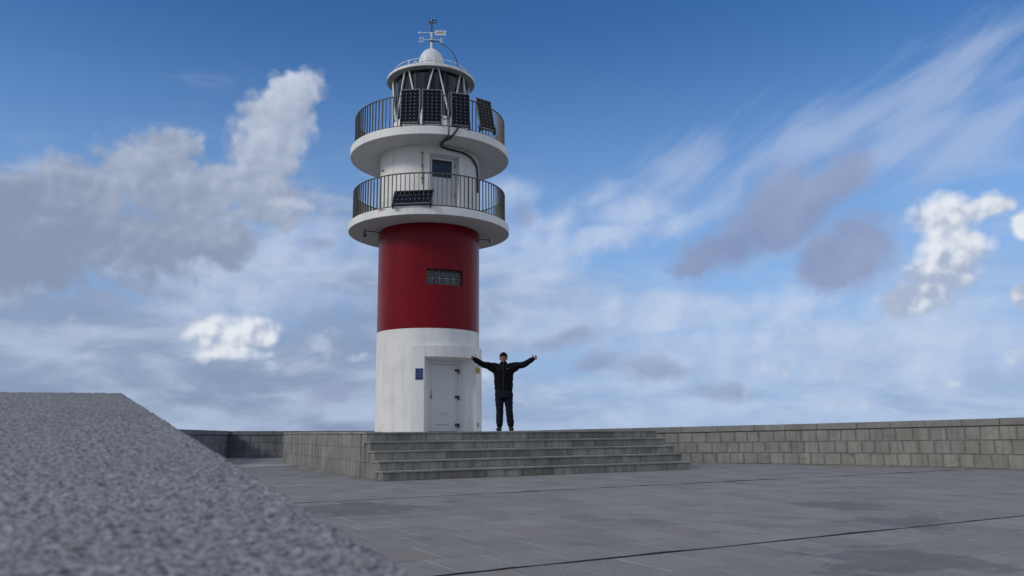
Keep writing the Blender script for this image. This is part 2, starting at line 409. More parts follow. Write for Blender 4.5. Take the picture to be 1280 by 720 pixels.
class G:                                   # gathers shapes of one part
    def __init__(s): s.v = []; s.f = []
    def add(s, vs, fs):
        n = len(s.v); s.v += [tuple(x) for x in vs]; s.f += [tuple(i + n for i in f) for f in fs]; return s
    def box(s, x0, x1, y0, y1, z0, z1, M=None):
        vs = [Vector((x, y, z)) for z in (z0, z1) for y in (y0, y1) for x in (x0, x1)]
        if M: vs = [M @ q for q in vs]
        return s.add(vs, [(0, 2, 3, 1), (4, 5, 7, 6), (0, 1, 5, 4), (2, 6, 7, 3), (0, 4, 6, 2), (1, 3, 7, 5)])
    def tube(s, pts, r, n=8, caps=True):
        pts = [Vector(q) for q in pts]; rings = []
        rs = r if isinstance(r, (list, tuple)) else [r] * len(pts)
        ref = None
        for i, q in enumerate(pts):
            d = (pts[min(i + 1, len(pts) - 1)] - pts[max(i - 1, 0)]).normalized()
            if ref is None: ref = Vector((0, 0, 1)) if abs(d.z) < .9 else Vector((1, 0, 0))
            a = d.cross(ref).normalized(); b = a.cross(d).normalized(); ref = b
            rings.append([q + (a * cos(2 * pi * k / n) + b * sin(2 * pi * k / n)) * rs[i] for k in range(n)])
        vs = [x for rg in rings for x in rg]; fs = []
        for i in range(len(pts) - 1):
            for k in range(n):
                k2 = (k + 1) % n
                fs.append((i * n + k, i * n + k2, (i + 1) * n + k2, (i + 1) * n + k))
        if caps:
            fs.append(tuple(range(n))[::-1]); fs.append(tuple((len(pts) - 1) * n + k for k in range(n)))
        return s.add(vs, fs)
    def lathe(s, prof, n=64, c=(0, 0), closed=False):
        vs = []; fs = []
        for (r, z) in prof:
            vs += [(c[0] + r * sin(2 * pi * k / n), c[1] - r * cos(2 * pi * k / n), z) for k in range(n)]
        m_ = len(prof)
        for i in range(m_ if closed else m_ - 1):
            j = (i + 1) % m_
            for k in range(n):
                k2 = (k + 1) % n
                fs.append((i * n + k, i * n + k2, j * n + k2, j * n + k))
        return s.add(vs, fs)
    def sphere(s, c, r, nu=20, nv=12, M=None):
        c = Vector(c); r = Vector(r) if hasattr(r, '__len__') else Vector((r, r, r)); vs = [c + Vector((0, 0, -r.z))]; fs = []
        for i in range(1, nv):
            th = -pi / 2 + pi * i / nv
            for k in range(nu):
                ph = 2 * pi * k / nu
                vs.append(c + Vector((r.x * cos(th) * cos(ph), r.y * cos(th) * sin(ph), r.z * sin(th))))
        vs.append(c + Vector((0, 0, r.z))); L = len(vs) - 1
        for k in range(nu):
            k2 = (k + 1) % nu
            fs.append((0, 1 + k2, 1 + k))
            for i in range(nv - 2):
                a = 1 + i * nu
                fs.append((a + k, a + k2, a + nu + k2, a + nu + k))
            a = 1 + (nv - 2) * nu
            fs.append((a + k, a + k2, L))
        if M: vs = [M @ q for q in vs]
        return s.add(vs, fs)
    def mesh(s, name, mat, smooth=False): return mesh(name, s.v, s.f, mat, smooth)
    def obj(s, name, mat, parent=None, smooth=False, loc=None, rot=None):
        o = link(name, s.mesh(name, mat, smooth), parent, loc, rot)
        if smooth:
            o.data.set_sharp_from_angle(angle=R(38))
        return o

def chamfer_box(lx, ly, lz, c, jit=0.0, rnd=None):
    """box with chamfered edges, base at z 0, centred in x; front at y 0, body runs to +y"""
    vs = []; fs = []
    bm = bmesh.new()
    for z in (0, lz):
        for y in (0, ly):
            for x in (-lx / 2, lx / 2): bm.verts.new((x, y, z))
    bm.verts.ensure_lookup_table()
    V = bm.verts
    for f in [(0, 2, 3, 1), (4, 5, 7, 6), (0, 1, 5, 4), (2, 6, 7, 3), (0, 4, 6, 2), (1, 3, 7, 5)]:
        bm.faces.new([V[i] for i in f])
    bmesh.ops.bevel(bm, geom=list(bm.edges), offset=c, segments=1, affect='EDGES')
    if jit:
        for q in bm.verts: q.co += Vector((rnd.uniform(-jit, jit), rnd.uniform(-jit, jit), rnd.uniform(-jit, jit)))
    bm.normal_update()
    vs = [tuple(q.co) for q in bm.verts]; bm.verts.index_update()
    fs = [tuple(q.index for q in f.verts) for f in bm.faces]
    bm.free()
    return vs, fs

RND = random.Random(11)
U = Vector((cos(R(29.4)), sin(R(29.4)), 0))          # along the steps
N = Vector((-sin(R(29.4)), cos(R(29.4)), 0))         # up the steps
A0 = Vector((-2.21, 13.86, 0))                        # foot of the steps, left end
def st(s, t, z=0.0): return A0 + U * s + N * t + Vector((0, 0, z))
CC = Vector((0.092, 9.351, 0)); CR = 11.886           # the round forecourt

# ------------------------------------------------------------------ setting: sea, headland, ground
sea = kind(G().add([(-30000, -30000, -45), (30000, -30000, -45), (30000, 30000, -45), (-30000, 30000, -45)], [(0, 1, 2, 3)]).obj('sea', 'sea_m'), 'structure')
vs = []; fs = []; nr, na = 22, 72
for i in range(nr):
    q = i / (nr - 1)
    rad = 24 + 130 * q ** 1.3
    for k in range(na):
        a = 2 * pi * k / na
        h = -.35 - 52 * q ** 1.5
        w = mnoise.noise(Vector((cos(a) * 2, sin(a) * 2, q * 5))) * (22 * q) 
        vs.append((CC.x + (rad + w) * cos(a), CC.y + 4 + (rad + w) * sin(a), h + (mnoise.noise(Vector((cos(a) * 5, sin(a) * 5, q * 9))) * 5 * q if i else 0)))
vs.append((CC.x, CC.y + 4, -.35)); c_i = len(vs) - 1
for i in range(nr - 1):
    for k in range(na):
        k2 = (k + 1) % na
        fs.append((i * na + k, i * na + k2, (i + 1) * na + k2, (i + 1) * na + k))
for k in range(na): fs.append((c_i, (k + 1) % na, k))
headland = kind(link('headland', mesh('headland', vs, fs, 'headland_m', True)), 'structure')

# ground sheet under the paving (reads only as the joints)
vs = [(CC.x, CC.y + 4, -.0025)] + [(CC.x + 23 * cos(2 * pi * k / 96), CC.y + 4 + 23 * sin(2 * pi * k / 96), -.0025) for k in range(96)]
ground = kind(link('ground', mesh('ground', vs, [(0, 1 + k, 1 + (k + 1) % 96) for k in range(96)], 'grout')), 'structure')

# paving: rows along the steps, open expansion joints every nine rows
ROW, LEN = .5911, .41
EXP = (-3.43, -3.43 - 5.32)
rows = []
tt = EXP[0]
def row_edges():
    out = []
    t0 = EXP[1] - 5.32
    for band in range(6):
        base = EXP[1] + (band - 1) * 5.32
        for k in range(9): out.append((base + k * ROW + (.022 if k == 0 else .005), base + (k + 1) * ROW - (.022 if k == 8 else .005)))
    return out
cam_v = Vector((0, 0, EYE))
cands = []
for ri, (t0, t1) in enumerate(row_edges()):
    off = (ri * .37) % 1.0
    for k in range(-30, 60):
        s0 = (k + off) * LEN + .0055; s1 = s0 + LEN - .011
        c = st((s0 + s1) / 2, (t0 + t1) / 2)
        if (c - CC).length > CR + .3 and c.y < 22 or (c - CC).length > 21: continue
        q = c - A0; s_, t_ = q.dot(U), q.dot(N)
        if .3 < s_ < 6.5 and .5 < t_ < 9.2: continue
        dpt = c.y
        if c.y < 1.5 and c.x < 2: continue
        vis = c.y > 2.5 and abs(c.x / c.y) < .72
        # hidden behind the granite block at the left
        if c.x < -.36 * c.y and c.y < 16: vis = False
        cands.append(((c - cam_v).length if vis else 1e3 + c.length, s0, s1, t0, t1, c))
cands.sort(key=lambda e: e[0])
slab_me = []
for k in range(8):
    rr = random.Random(k)
    v_, f_ = chamfer_box(LEN - .011, ROW - .010, .014, .003, .0008, rr)
    slab_me.append(mesh('paving_slab', v_, f_, 'paving'))
stuff = G()
n_ind = 0
for (d, s0, s1, t0, t1, c) in cands:
    w = t1 - t0
    dz = RND.uniform(-.0008, .0006)
    tilt = Euler((RND.gauss(0, .0013), RND.gauss(0, .0013), R(29.4)))
    base = st((s0 + s1) / 2, t0, -.014 + dz)
    if n_ind < 300 and d < 900:
        o = link('paving_slab', RND.choice(slab_me), ground, base, tilt)
        o.scale = (1, w / (ROW - .010), 1)
        n_ind += 1
    else:
        v_, f_ = chamfer_box(s1 - s0, w, .014, .003)
        M = Matrix.Translation(base) @ tilt.to_matrix().to_4x4()
        stuff.add([M @ Vector(q) for q in v_], f_)
kind(stuff.obj('paving', 'paving', ground), 'stuff')
for e in EXP + (EXP[0] + 5.32 * 2,):
    # dirt and moss standing a little proud of the open joint
    jv = []; jf = []; nj = 460
    for i in range(nj + 1):
        x = -9 + 23 * i / nj
        h = max(0.0, mnoise.noise(Vector((x * 1.1, e, 0))) * .6 + mnoise.noise(Vector((x * 4.3, e, 5))) * .5 + .35)
        hz = .001 + .010 * h
        wv = .013 + .006 * mnoise.noise(Vector((x * 3, e, 9)))
        jv += [(x, -wv, -.002), (x, -wv * .5, hz), (x, wv * .5, hz * .9), (x, wv, -.002)]
    for i in range(nj):
        for k in range(3): jf.append((4 * i + k, 4 * i + 4 + k, 4 * i + 5 + k, 4 * i + 1 + k))
    link('expansion_joint', mesh('expansion_joint', jv, jf, 'dark_joint'), ground, st(0, e), (0, 0, R(29.4)))

# ------------------------------------------------------------------ round parapet wall of squared stones (right)
def wall_top(a):                          # the coping climbs gently towards the right
    a0, a1 = R(68.7), R(34.0)
    return .895 + (a0 - a) / (a0 - a1) * .112
rw = thing('parapet_wall', 'long curved grey wall of squared stone blocks with flat coping, right of the steps', 'wall', (CC.x, CC.y, 0))
A_START, A_END = R(112), R(-12)
core = G(); nseg = 70
cv = []; cf = []
for i in range(nseg + 1):
    a = A_START + (A_END - A_START) * i / nseg
    for rad in (CR + .009, CR + .40):
        for z in (-.015, wall_top(a) - .14): cv.append((rad * cos(a), rad * sin(a), z))
for i in range(nseg):
    q = i * 4
    cf += [(q, q + 1, q + 5, q + 4), (q + 2, q + 6, q + 7, q + 3), (q + 1, q + 3, q + 7, q + 5)]
core.add(cv, cf).obj('wall_core', 'mortar', rw)
blocks = []
for k in range(14):
    rr = random.Random(100 + k)
    lx = .255 + .014 * (k % 7)
    v_, f_ = chamfer_box(lx, .12, 1.0, .014, .004, rr)
    blocks.append((lx, mesh('wall_block', v_, f_, 'wall_stone')))
n_block = 0
for course in range(3):
    arc = RND.uniform(0, .3)
    L = CR * (A_START - A_END)
    while arc < L - .5:
        lx, me = RND.choice(blocks)
        a = A_START - (arc + lx / 2) / CR
        ch = (wall_top(a) - .15) / 3
        if n_block < 300 or a > R(20):
            o = link('wall_block', me, rw, (CR * cos(a), CR * sin(a), course * ch + .009), (RND.gauss(0, .008), -.0155, a - pi / 2 + RND.gauss(0, .008)))
            rad = CR - .004 + RND.uniform(-.006, .008)
            o.location.x = rad * cos(a); o.location.y = rad * sin(a)
            o.scale = (1, 1, ch - .020)
            n_block += 1
        arc += lx + .022
arc = .1
while arc < CR * (A_START - A_END) - 1:
    lx = RND.choice((.72, .80, .88))
    key = 'cap%.2f' % lx
    if key not in MATS:
        v_, f_ = chamfer_box(lx, .46, .145, .010, .003, random.Random(int(lx * 100)))
        MATS[key] = mesh('coping_stone', v_, f_, 'cap_stone')
    a = A_START - (arc + lx / 2) / CR
    rad = CR - .035
    o = link('coping_stone', MATS[key], rw, (rad * cos(a), rad * sin(a), wall_top(a) - .145 + RND.uniform(-.001, .001)), (0, -.0155 + RND.gauss(0, .001), a - pi / 2))
    arc += lx + .008

# ------------------------------------------------------------------ dark wall at the far left
def straight_wall(name, label, p, q, h0, h1, mat, cap):
    p, q = Vector(p), Vector(q); L = (q - p).length; ang = atan2(q.y - p.y, q.x - p.x)
    w = thing(name, label, 'wall', p, (0, 0, ang))
    cg = G()
    cg.add([(x, y, z) for x, h in ((0, h0), (L, h1)) for y in (.02, .38) for z in (-.015, h - .13)],
           [(0, 4, 5, 1), (2, 3, 7, 6), (1, 5, 7, 3), (0, 1, 3, 2), (4, 6, 7, 5)]).obj('wall_core', mat, w)
    for c_ in range(3):
        x = -RND.uniform(0, .2) + .0
        x = 0.0
        while x < L - .05:
            lx = min(RND.uniform(.42, .62), L - x)
            hh = h0 + (h1 - h0) * (x + lx / 2) / L
            ch = (hh - .14) / 3
            v_, f_ = chamfer_box(lx - .008, .08, ch - .008, .006, .002, RND)
            link('wall_block', mesh('wall_block', v_, f_, mat), w, (x + lx / 2, RND.uniform(-.003, .003), c_ * ch + .002))
            x += lx
    x = 0.0
    while x < L - .05:
        lx = min(.95, L - x); hh = h0 + (h1 - h0) * (x + lx / 2) / L
        v_, f_ = chamfer_box(lx - .006, .46, .13, .008, .002, RND)
        link('coping_stone', mesh('coping_stone', v_, f_, cap), w, (x + lx / 2, -.035, hh - .13))
        x += lx
    return w
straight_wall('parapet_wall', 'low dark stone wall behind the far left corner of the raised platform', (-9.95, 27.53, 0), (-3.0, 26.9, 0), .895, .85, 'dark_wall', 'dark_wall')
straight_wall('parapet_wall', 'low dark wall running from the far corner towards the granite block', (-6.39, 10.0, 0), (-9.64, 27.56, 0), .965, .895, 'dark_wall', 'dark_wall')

# ------------------------------------------------------------------ granite block beside the camera
F = Vector((-.8256, 1.70, .9002)); Nr = Vector((-.0347, .2964, .7649)); Gp = Vector((-1.0148, 1.5934, .8988))
vdir = (F - Nr); back = Nr - vdir * .62; ldir = (Gp - F).normalized() * 1.9
ts = []                                   # finer rows close to the viewer
d_ = -.45
Lg = (F - back).length
d0g = (Nr - back).length                  # length of the part behind the near corner of the view
x = 0.0
while x < Lg:
    ts.append(x)
    dist = abs(x - d0g + .12)
    x += .03 if x < d0g - .30 else max(.0018, min(.005, .0038 * dist + .0008))
ts.append(Lg)
ws = []
x = 0.0
while x < 1.9:
    ws.append(x); x += .0020 if x < .28 else (.0032 if x < .75 else .03)
ws.append(1.9)
nl, nw = len(ts) - 1, len(ws) - 1
vs = []; fs = []
ldn = ldir.normalized(); fdn = (F - back) / Lg
for i in range(nl + 1):
    for j in range(nw + 1):
        q = back + fdn * ts[i] + ldn * ws[j]
        h = mnoise.noise(q * 150) * .0013 + mnoise.noise(q * 270) * .0012 + mnoise.noise(q * 45) * .0006
        q = q + Vector((0, 0, h))
        if j == 0: q += Vector((0, 0, -.0015)) + Vector((U.x, U.y, 0)) * (.003 * mnoise.noise(q * 25) + .0025 * mnoise.noise(q * 120))
        vs.append(tuple(q))
W = nw + 1
for i in range(nl):
    for j in range(nw): fs.append((i * W + j, i * W + j + 1, (i + 1) * W + j + 1, (i + 1) * W + j))
# sides drop from the edge (6 mm lip) to the ground
per = [i * W for i in range(nl + 1)] + [nl * W + j for j in range(1, nw + 1)] + [i * W + nw for i in range(nl - 1, -1, -1)] + [j for j in range(nw - 1, 0, -1)]
b0 = len(vs)
cen = (back + F + ldir) / 2; cen = (back + F) / 2 + ldir / 2
for q in per:
    x, y, z = vs[q]; o = (Vector((x, y, 0)) - Vector((cen.x, cen.y, 0))).normalized() * .008
    vs.append((x + o.x, y + o.y, z - .012))
b1 = len(vs)
for q in per:
    x, y, z = vs[q]; o = (Vector((x, y, 0)) - Vector((cen.x, cen.y, 0))).normalized() * .008
    vs.append((x + o.x, y + o.y, -.02))
np_ = len(per)
for k in range(np_):
    k2 = (k + 1) % np_
    fs.append((per[k], b0 + k, b0 + k2, per[k2])); fs.append((b0 + k, b1 + k, b1 + k2, b0 + k2))
granite = link('granite_block', mesh('granite_block', vs, fs, 'granite', True))
granite.data.set_sharp_from_angle(angle=R(60))
tag(granite, 'rough speckled grey granite block with sloping top, close in front of the viewer', 'stone block')

# ------------------------------------------------------------------ raised platform with five steps
H5, TD = .1633, .27
SW = Vector((-.431, .902, 0)).normalized()            # left side wall runs a little off square
LEN_F = 6.81
plat = thing('stone_platform', 'raised stone platform with five wide steps, under the white and red tower', 'platform', A0)
def pt(s, t, z=0.0):                                   # local to the platform: s along the steps, t up them
    return U * s + N * t + Vector((0, 0, z))
kx = SW.dot(U) / SW.dot(N)
DEP = 9.53
core = G()
for i in range(5):
    t0 = i * TD + .012; z1 = (i + 1) * H5 - .034
    a, b_ = pt(kx * t0 + .006, t0), pt(LEN_F - .006, t0)
    c_, d_ = pt(LEN_F - .006, DEP), pt(kx * DEP + .006, DEP)
    z0 = i * H5 - .036 if i else -.012
    lo = [q + Vector((0, 0, z0)) for q in (a, b_, c_, d_)]; hi = [q + Vector((0, 0, z1)) for q in (a, b_, c_, d_)]
    core.add(lo + hi, [(0, 1, 5, 4), (1, 2, 6, 5), (2, 3, 7, 6), (3, 0, 4, 7), (4, 5, 6, 7)])
core.obj('platform_core', 'side_stone', plat)
for i in range(5):
    t0 = i * TD
    s = kx * t0; end = LEN_F
    first = True
    while s < end - .05:
        lx = RND.uniform(.58, .86)
        if first: lx *= RND.uniform(.5, 1); first = False
        if end - (s + lx) < .3: lx = end - s
        v_, f_ = chamfer_box(lx - .007, .2, H5 - .032 - .004, .004, .0015, RND)
        link('riser_stone', mesh('riser_stone', v_, f_, 'riser_stone'), plat, pt(s + lx / 2, t0 + RND.uniform(-.002, .002), i * H5 + .001), (0, 0, R(29.4)))
        s += lx
    s = kx * t0 - .022
    while s < end + .02:
        lx = RND.uniform(.9, 1.2)
        if end + .02 - (s + lx) < .35: lx = end + .02 - s
        dep = TD + .10 if i < 4 else .5
        v_, f_ = chamfer_box(lx - .004, dep, .032, .004, .001, RND)
        link('tread_slab', mesh('tread_slab', v_, f_, 'tread_stone'), plat, pt(s + lx / 2, t0 - .030, (i + 1) * H5 - .032 + RND.uniform(-.001, .001)), (0, 0, R(29.4)))
        s += lx
# paved top behind the last tread
top = G()
t_ = 4 * TD + .48
while t_ < DEP - .1:
    s = kx * t_ + .3
    tn = min(t_ + .6, DEP)
    while s < LEN_F - .1:
        lx = min(.6, LEN_F - s)
        M = Matrix.Translation(pt(s + lx / 2, t_, 5 * H5 - .033)) @ Matrix.Rotation(R(29.4), 4, 'Z')
        v_, f_ = chamfer_box(lx - .006, tn - t_ - .006, .031, .003)
        top.add([M @ Vector(q) for q in v_], f_)
        s += .6
    t_ = tn
kind(top.obj('paving', 'tread_stone', plat), 'stuff')
# left side wall: three courses and a coping
ang_sw = atan2(SW.y, SW.x)
Ls = DEP / SW.dot(N)
def side(d, z, out=0.0):
    nrm = Vector((-SW.y, SW.x, 0))                     # faces left
    return SW * d + nrm * out + Vector((0, 0, z))
for c_, (z0, z1, d0) in enumerate(((.0, .272, TD + .05), (.276, .535, 3 * TD + .05), (.539, .788, 4 * TD + .08))):
    d = d0
    while d < Ls - .05:
        lx = RND.uniform(.55, .85)
        if Ls - (d + lx) < .3: lx = Ls - d
        v_, f_ = chamfer_box(lx - .005, .12, z1 - z0, .004, .0015, RND)
        # front of the box looks along -y: turn it so that it faces left
        link('side_stone', mesh('side_stone', v_, f_, 'side_stone'), plat, side(d + lx / 2, z0, .008 + RND.uniform(-.002, .002)), (0, 0, ang_sw + pi))
        d += lx
d = 4 * TD + .12
while d < Ls + .02:
    lx = min(RND.uniform(.9, 1.2), Ls + .03 - d)
    if Ls + .03 - (d + lx) < .3: lx = Ls + .03 - d
    v_, f_ = chamfer_box(lx - .005, .36, .034, .004, .001, RND)
    link('coping_slab', mesh('coping_slab', v_, f_, 'tread_stone'), plat, side(d + lx / 2, .790, .034), (0, 0, ang_sw + pi))
    d += lx

# ------------------------------------------------------------------ lighthouse
TX, TY, RT = -2.325, 22.0, 1.405
PZ = 5 * H5
lh = thing('lighthouse', 'round white and red lighthouse tower with two railed galleries and a glazed lantern', 'lighthouse', (TX, TY, PZ))
LOC = Vector((TX, TY, PZ))
def cyl(phi_deg, r, z): a = R(phi_deg); return Vector((r * sin(a), -r * cos(a), z - PZ))   # local to the lighthouse, z is world height
AX = 31.0                                              # all openings face the steps

def drum(name, mat, r, z0, z1, opening=None, n=96):
    """cylinder shell; opening (phi0, phi1, za, zb) is cut out"""
    angs = [360 * k / n for k in range(n)]
    zs = [z0, z1]
    if opening:
        p0, p1, za, zb = opening
        angs = sorted(set([a for a in angs if not any(abs((a - p + 180) % 360 - 180) < 1.2 for p in (p0 % 360, p1 % 360))] + [p0 % 360, p1 % 360]))
        zs = [z0] + ([za] if za > z0 + .01 else []) + [zb, z1]
    vs = [cyl(a, r, z) for z in zs for a in angs]
    m_ = len(angs); fs = []
    for i in range(len(zs) - 1):
        for k in range(m_):
            k2 = (k + 1) % m_
            if opening:
                mid = (angs[k] + ((angs[k2] - angs[k]) % 360) / 2)
                rel = (mid - p0) % 360
                if rel < (p1 - p0) and zs[i] >= za - .02 and zs[i + 1] <= zb + .001: continue
            fs.append((i * m_ + k, i * m_ + k2, (i + 1) * m_ + k2, (i + 1) * m_ + k))
    return link(name, mesh(name, vs, fs, mat, True), lh)

def axis_frame(phi):                                   # x across the opening, y inward along its axis
    a = R(phi); ax = Vector((sin(a), -cos(a), 0)); la = Vector((cos(a), sin(a), 0))
    return ax, la
ax, la = axis_frame(AX)
def al(a, l, z): return ax * a + la * l + Vector((0, 0, z - PZ))

# base drum with portal
hw = R(0)
OPL, ZD0, ZD1, ZP = .745, PZ, 2.715, 3.0
ang_o = math.degrees(math.asin(OPL / RT))
drum('base_drum', 'white_paint', RT, PZ - .002, 3.472, (AX - ang_o, AX + ang_o, PZ - .002, ZD1))
RP, HALF = 1.575, 40.5
g = G(); npn = 24
opn = math.degrees(math.asin(OPL / RP))
angs = [-HALF + (HALF - opn) * k / 6 for k in range(7)] + [-opn + 2 * opn * k / 12 for k in range(1, 13)] + [opn + (HALF - opn) * k / 6 for k in range(1, 7)]
for k in range(len(angs) - 1):
    a0_, a1_ = angs[k] + AX, angs[k + 1] + AX
    inside = -opn - .01 <= angs[k] and angs[k + 1] <= opn + .01
    zb = ZD1 if inside else PZ
    g.add([cyl(a0_, RP, zb), cyl(a1_, RP, zb), cyl(a1_, RP, ZP), cyl(a0_, RP, ZP)], [(0, 1, 2, 3)])
    g.add([cyl(a0_, RP, ZP), cyl(a1_, RP, ZP), cyl(a1_, RT - .02, ZP), cyl(a0_, RT - .02, ZP)], [(0, 1, 2, 3)])
for sgn in (-1, 1):
    e = AX + sgn * HALF
    g.add([cyl(e, RP, PZ), cyl(e, RP, ZP), cyl(e, RT - .02, ZP), cyl(e, RT - .02, PZ)], [(0, 1, 2, 3)])
AD = 1.02                                              # plane of the door
LI0, LI1 = -.46, .50                                   # inner opening
ZI = 2.66
af = RP * cos(R(opn))
for l_out, l_in in ((-OPL, LI0), (OPL, LI1)):
    g.add([al(af, l_out, PZ), al(af, l_out, ZD1), al(AD, l_in, ZI), al(AD, l_in, PZ)], [(0, 1, 2, 3)])
# soffit follows the curved lintel
sof = [cyl(AX + q, RP, ZD1) for q in angs if -opn - .01 <= q <= opn + .01]
g.add(sof + [al(AD, LI1, ZI), al(AD, LI0, ZI)], [tuple(range(len(sof) + 2))])
g.obj('door_portal', 'white_paint', lh, False)
# door frame and leaf
fr_ = G()
def abox(g, a0, a1, l0, l1, z0, z1):
    vs = [al(a, l, z) for z in (z0, z1) for l in (l0, l1) for a in (a1, a0)]
    return g.add(vs, [(0, 2, 3, 1), (4, 5, 7, 6), (0, 1, 5, 4), (2, 6, 7, 3), (0, 4, 6, 2), (1, 3, 7, 5)])
abox(fr_, AD - .06, AD - .004, LI0, LI0 + .045, PZ, ZI); abox(fr_, AD - .06, AD - .004, LI1 - .10, LI1, PZ, ZI); abox(fr_, AD - .06, AD - .0035, LI0 + .045, LI1 - .10, ZI - .10, ZI)
fr_.obj('door_frame', 'door_paint', lh)
dl0, dl1, dz1 = LI0 + .051, LI1 - .106, ZI - .107
dg = G(); abox(dg, AD - .07, AD - .020, dl0, dl1, PZ + .01, dz1)
for (l0, l1, z0, z1) in ((dl0 + .05, dl1 - .05, dz1 - .10, dz1 - .085), (dl1 - .05, dl1 - .04, PZ + .06, dz1 - .06), (dl0 + .04, dl0 + .05, PZ + .06, dz1 - .06), (dl0 + .05, dl1 - .05, PZ + .10, PZ + .115)):
    abox(dg, AD - .022, AD - .014, l0, l1, z0, z1)
door = dg.obj('door', 'door_paint', lh)
for z in (2.40, 1.70, .98):
    h = G(); abox(h, AD - .022, AD + .024, LI1 - .175, LI1 - .055, z - .012, z + .045); abox(h, AD - .01, AD + .022, LI1 - .095, LI1 - .055, z - .065, z - .012)
    h.obj('hinge', 'black_metal', door)
h = G(); abox(h, AD - .021, AD - .008, dl0 + .025, dl0 + .065, 1.66, 1.86); abox(h, AD - .010, AD + .03, dl0 + .032, dl0 + .055, 1.70, 1.74)
h.obj('handle', 'alu', door)
h = G(); abox(h, AD - .021, AD - .002, dl0 + .028, dl0 + .058, 1.695, 1.755); h.obj('lock', 'black_metal', door)
vg = G()
for k in range(9): abox(vg, AD - .021, AD - .012, dl0 + .17 + k * .045, dl0 + .195 + k * .045, .985, 1.01)
vg.obj('vent', 'alu', door)
# two worn ring marks on the leaf
for (lc, zc, rr_) in ((.0, 1.265, .045), (.13, 1.27, .04)):
    q = G(); n_ = 14; a_ = AD - .0185
    for k in range(n_ - (0 if lc < .05 else 5)):
        t0_, t1_ = 2 * pi * k / n_, 2 * pi * (k + 1) / n_
        q.add([al(a_, dl0 + .37 + lc + r_ * cos(t_), zc + r_ * sin(t_) * .9) for r_, t_ in ((rr_, t0_), (rr_ * .7, t0_), (rr_ * .7, t1_), (rr_, t1_))], [(0, 1, 2, 3)])
    q.obj('worn_mark', 'alu', door)
# back of the recess (dark seal behind the leaf)
bk = G(); abox(bk, AD - .10, AD - .075, LI0 - .02, LI1 + .02, PZ, ZI + .02); bk.obj('door_backing', 'black_metal', door)

# plaque and warning sign on the portal piers, small box low on the right pier
def curved_plate(phi, r, z, w, h, th=.012):
    hw_ = math.degrees(w / 2 / r); g = G(); n_ = 4
    for k in range(n_):
        p0, p1 = phi - hw_ + 2 * hw_ * k / n_, phi - hw_ + 2 * hw_ * (k + 1) / n_
        g.add([cyl(p, q, zz) for q in (r + .001, r + th) for zz in (z, z + h) for p in (p0, p1)], [(4, 5, 7, 6), (2, 6, 7, 3), (0, 1, 5, 4), (0, 4, 6, 2), (1, 3, 7, 5)])
    return g
def at_tower(g, name, mat, parent=None):
    o = g.obj(name, mat, parent)
    if parent is None: o.location = LOC
    return o
PPH = AX - 33.0
pl = at_tower(curved_plate(PPH, RP, 2.125, .19, .285), 'plaque', 'plaque_blue')
tag(pl, 'small dark blue information plaque on the white pier left of the tower door', 'plaque')
for k in range(7):
    w_ = (.05, .11, .13, .12, .13, .10, .06)[k]
    at_tower(curved_plate(PPH, RP + .012, 2.375 - k * .034, w_, .010, .002), 'text_line', 'plaque_ink', pl)
SPH = AX + 31.5
sg = thing('warning_sign', 'yellow and white warning sign on the pier right of the tower door', 'sign', LOC)
at_tower(curved_plate(SPH, RP, 2.33, .22, .15), 'yellow_panel', 'sign_yellow', sg)
at_tower(curved_plate(SPH, RP, 2.484, .22, .12), 'white_panel', 'sign_white', sg)
q = G(); zc = 2.545
for (z0, w_) in ((2.50, .06), (2.52, .075), (2.54, .05), (2.56, .03), (2.575, .018)):
    q.v += []; c2 = curved_plate(SPH, RP + .012, z0, w_, .018, .002); q.add(c2.v, c2.f)
at_tower(q, 'black_symbol', 'black_metal', sg)
q = G()
for k in range(6):
    c2 = curved_plate(SPH - 2.2 + .8 * k, RP + .012, 2.36 + .012 * (k % 3), .02, .06, .002); q.add(c2.v, c2.f)
at_tower(q, 'pictogram', 'rusty_pipe', sg)
sb = at_tower(curved_plate(SPH + .5, RP, .93, .06, .11, .02), 'socket_box', 'alu')
tag(sb, 'tiny grey metal box low on the right pier of the tower doorway', 'box')

# red drum with the glass block window
WZ0, WZ1, WHW = 4.625, 5.045, .50
aw = math.degrees(math.asin(WHW / RT))
WAX = AX - 6.5
drum('red_drum', 'red_paint', RT + .003, 3.472, 6.29, (WAX - aw, WAX + aw, WZ0, WZ1))
axw, law = axis_frame(WAX)
def wl(a, l, z): return axw * a + law * l + Vector((0, 0, z - PZ))
ar = RT * cos(R(aw)); AW = ar - .13
g = G()
arc_ = [cyl(WAX - aw + 2 * aw * k / 10, RT + .003, 0) for k in range(11)]
for z in (WZ0, WZ1):
    top_ = [Vector((q.x, q.y, z - PZ)) for q in arc_]
    g.add(top_ + [wl(AW, WHW, z), wl(AW, -WHW, z)], [tuple(range(13))])
for l in (-WHW, WHW): g.add([wl(ar, l, WZ0), wl(ar, l, WZ1), wl(AW, l, WZ1), wl(AW, l, WZ0)], [(0, 1, 2, 3)])
g.obj('window_reveal', 'red_paint', lh)
g = G(); vsb = [wl(a, l, z) for z in (WZ0, WZ1) for l in (-WHW, WHW) for a in (AW, AW - .05)]
g.add(vsb, [(0, 2, 3, 1), (4, 5, 7, 6), (0, 1, 5, 4), (2, 6, 7, 3), (0, 4, 6, 2), (1, 3, 7, 5)])
win = g.obj('glass_block_window', 'block_frame', lh)
bw, bh = 2 * WHW / 5, (WZ1 - WZ0) / 2
v_, f_ = chamfer_box(bw - .028, .06, bh - .028, .022)
gb = mesh('glass_block', v_, f_, 'glass_block_m')
for i in range(5):
    for j in range(2):
        o = link('glass_block', gb, win, wl(AW + .022, -WHW + (i + .5) * bw, WZ0 + j * bh + .014), (0, 0, R(WAX)))

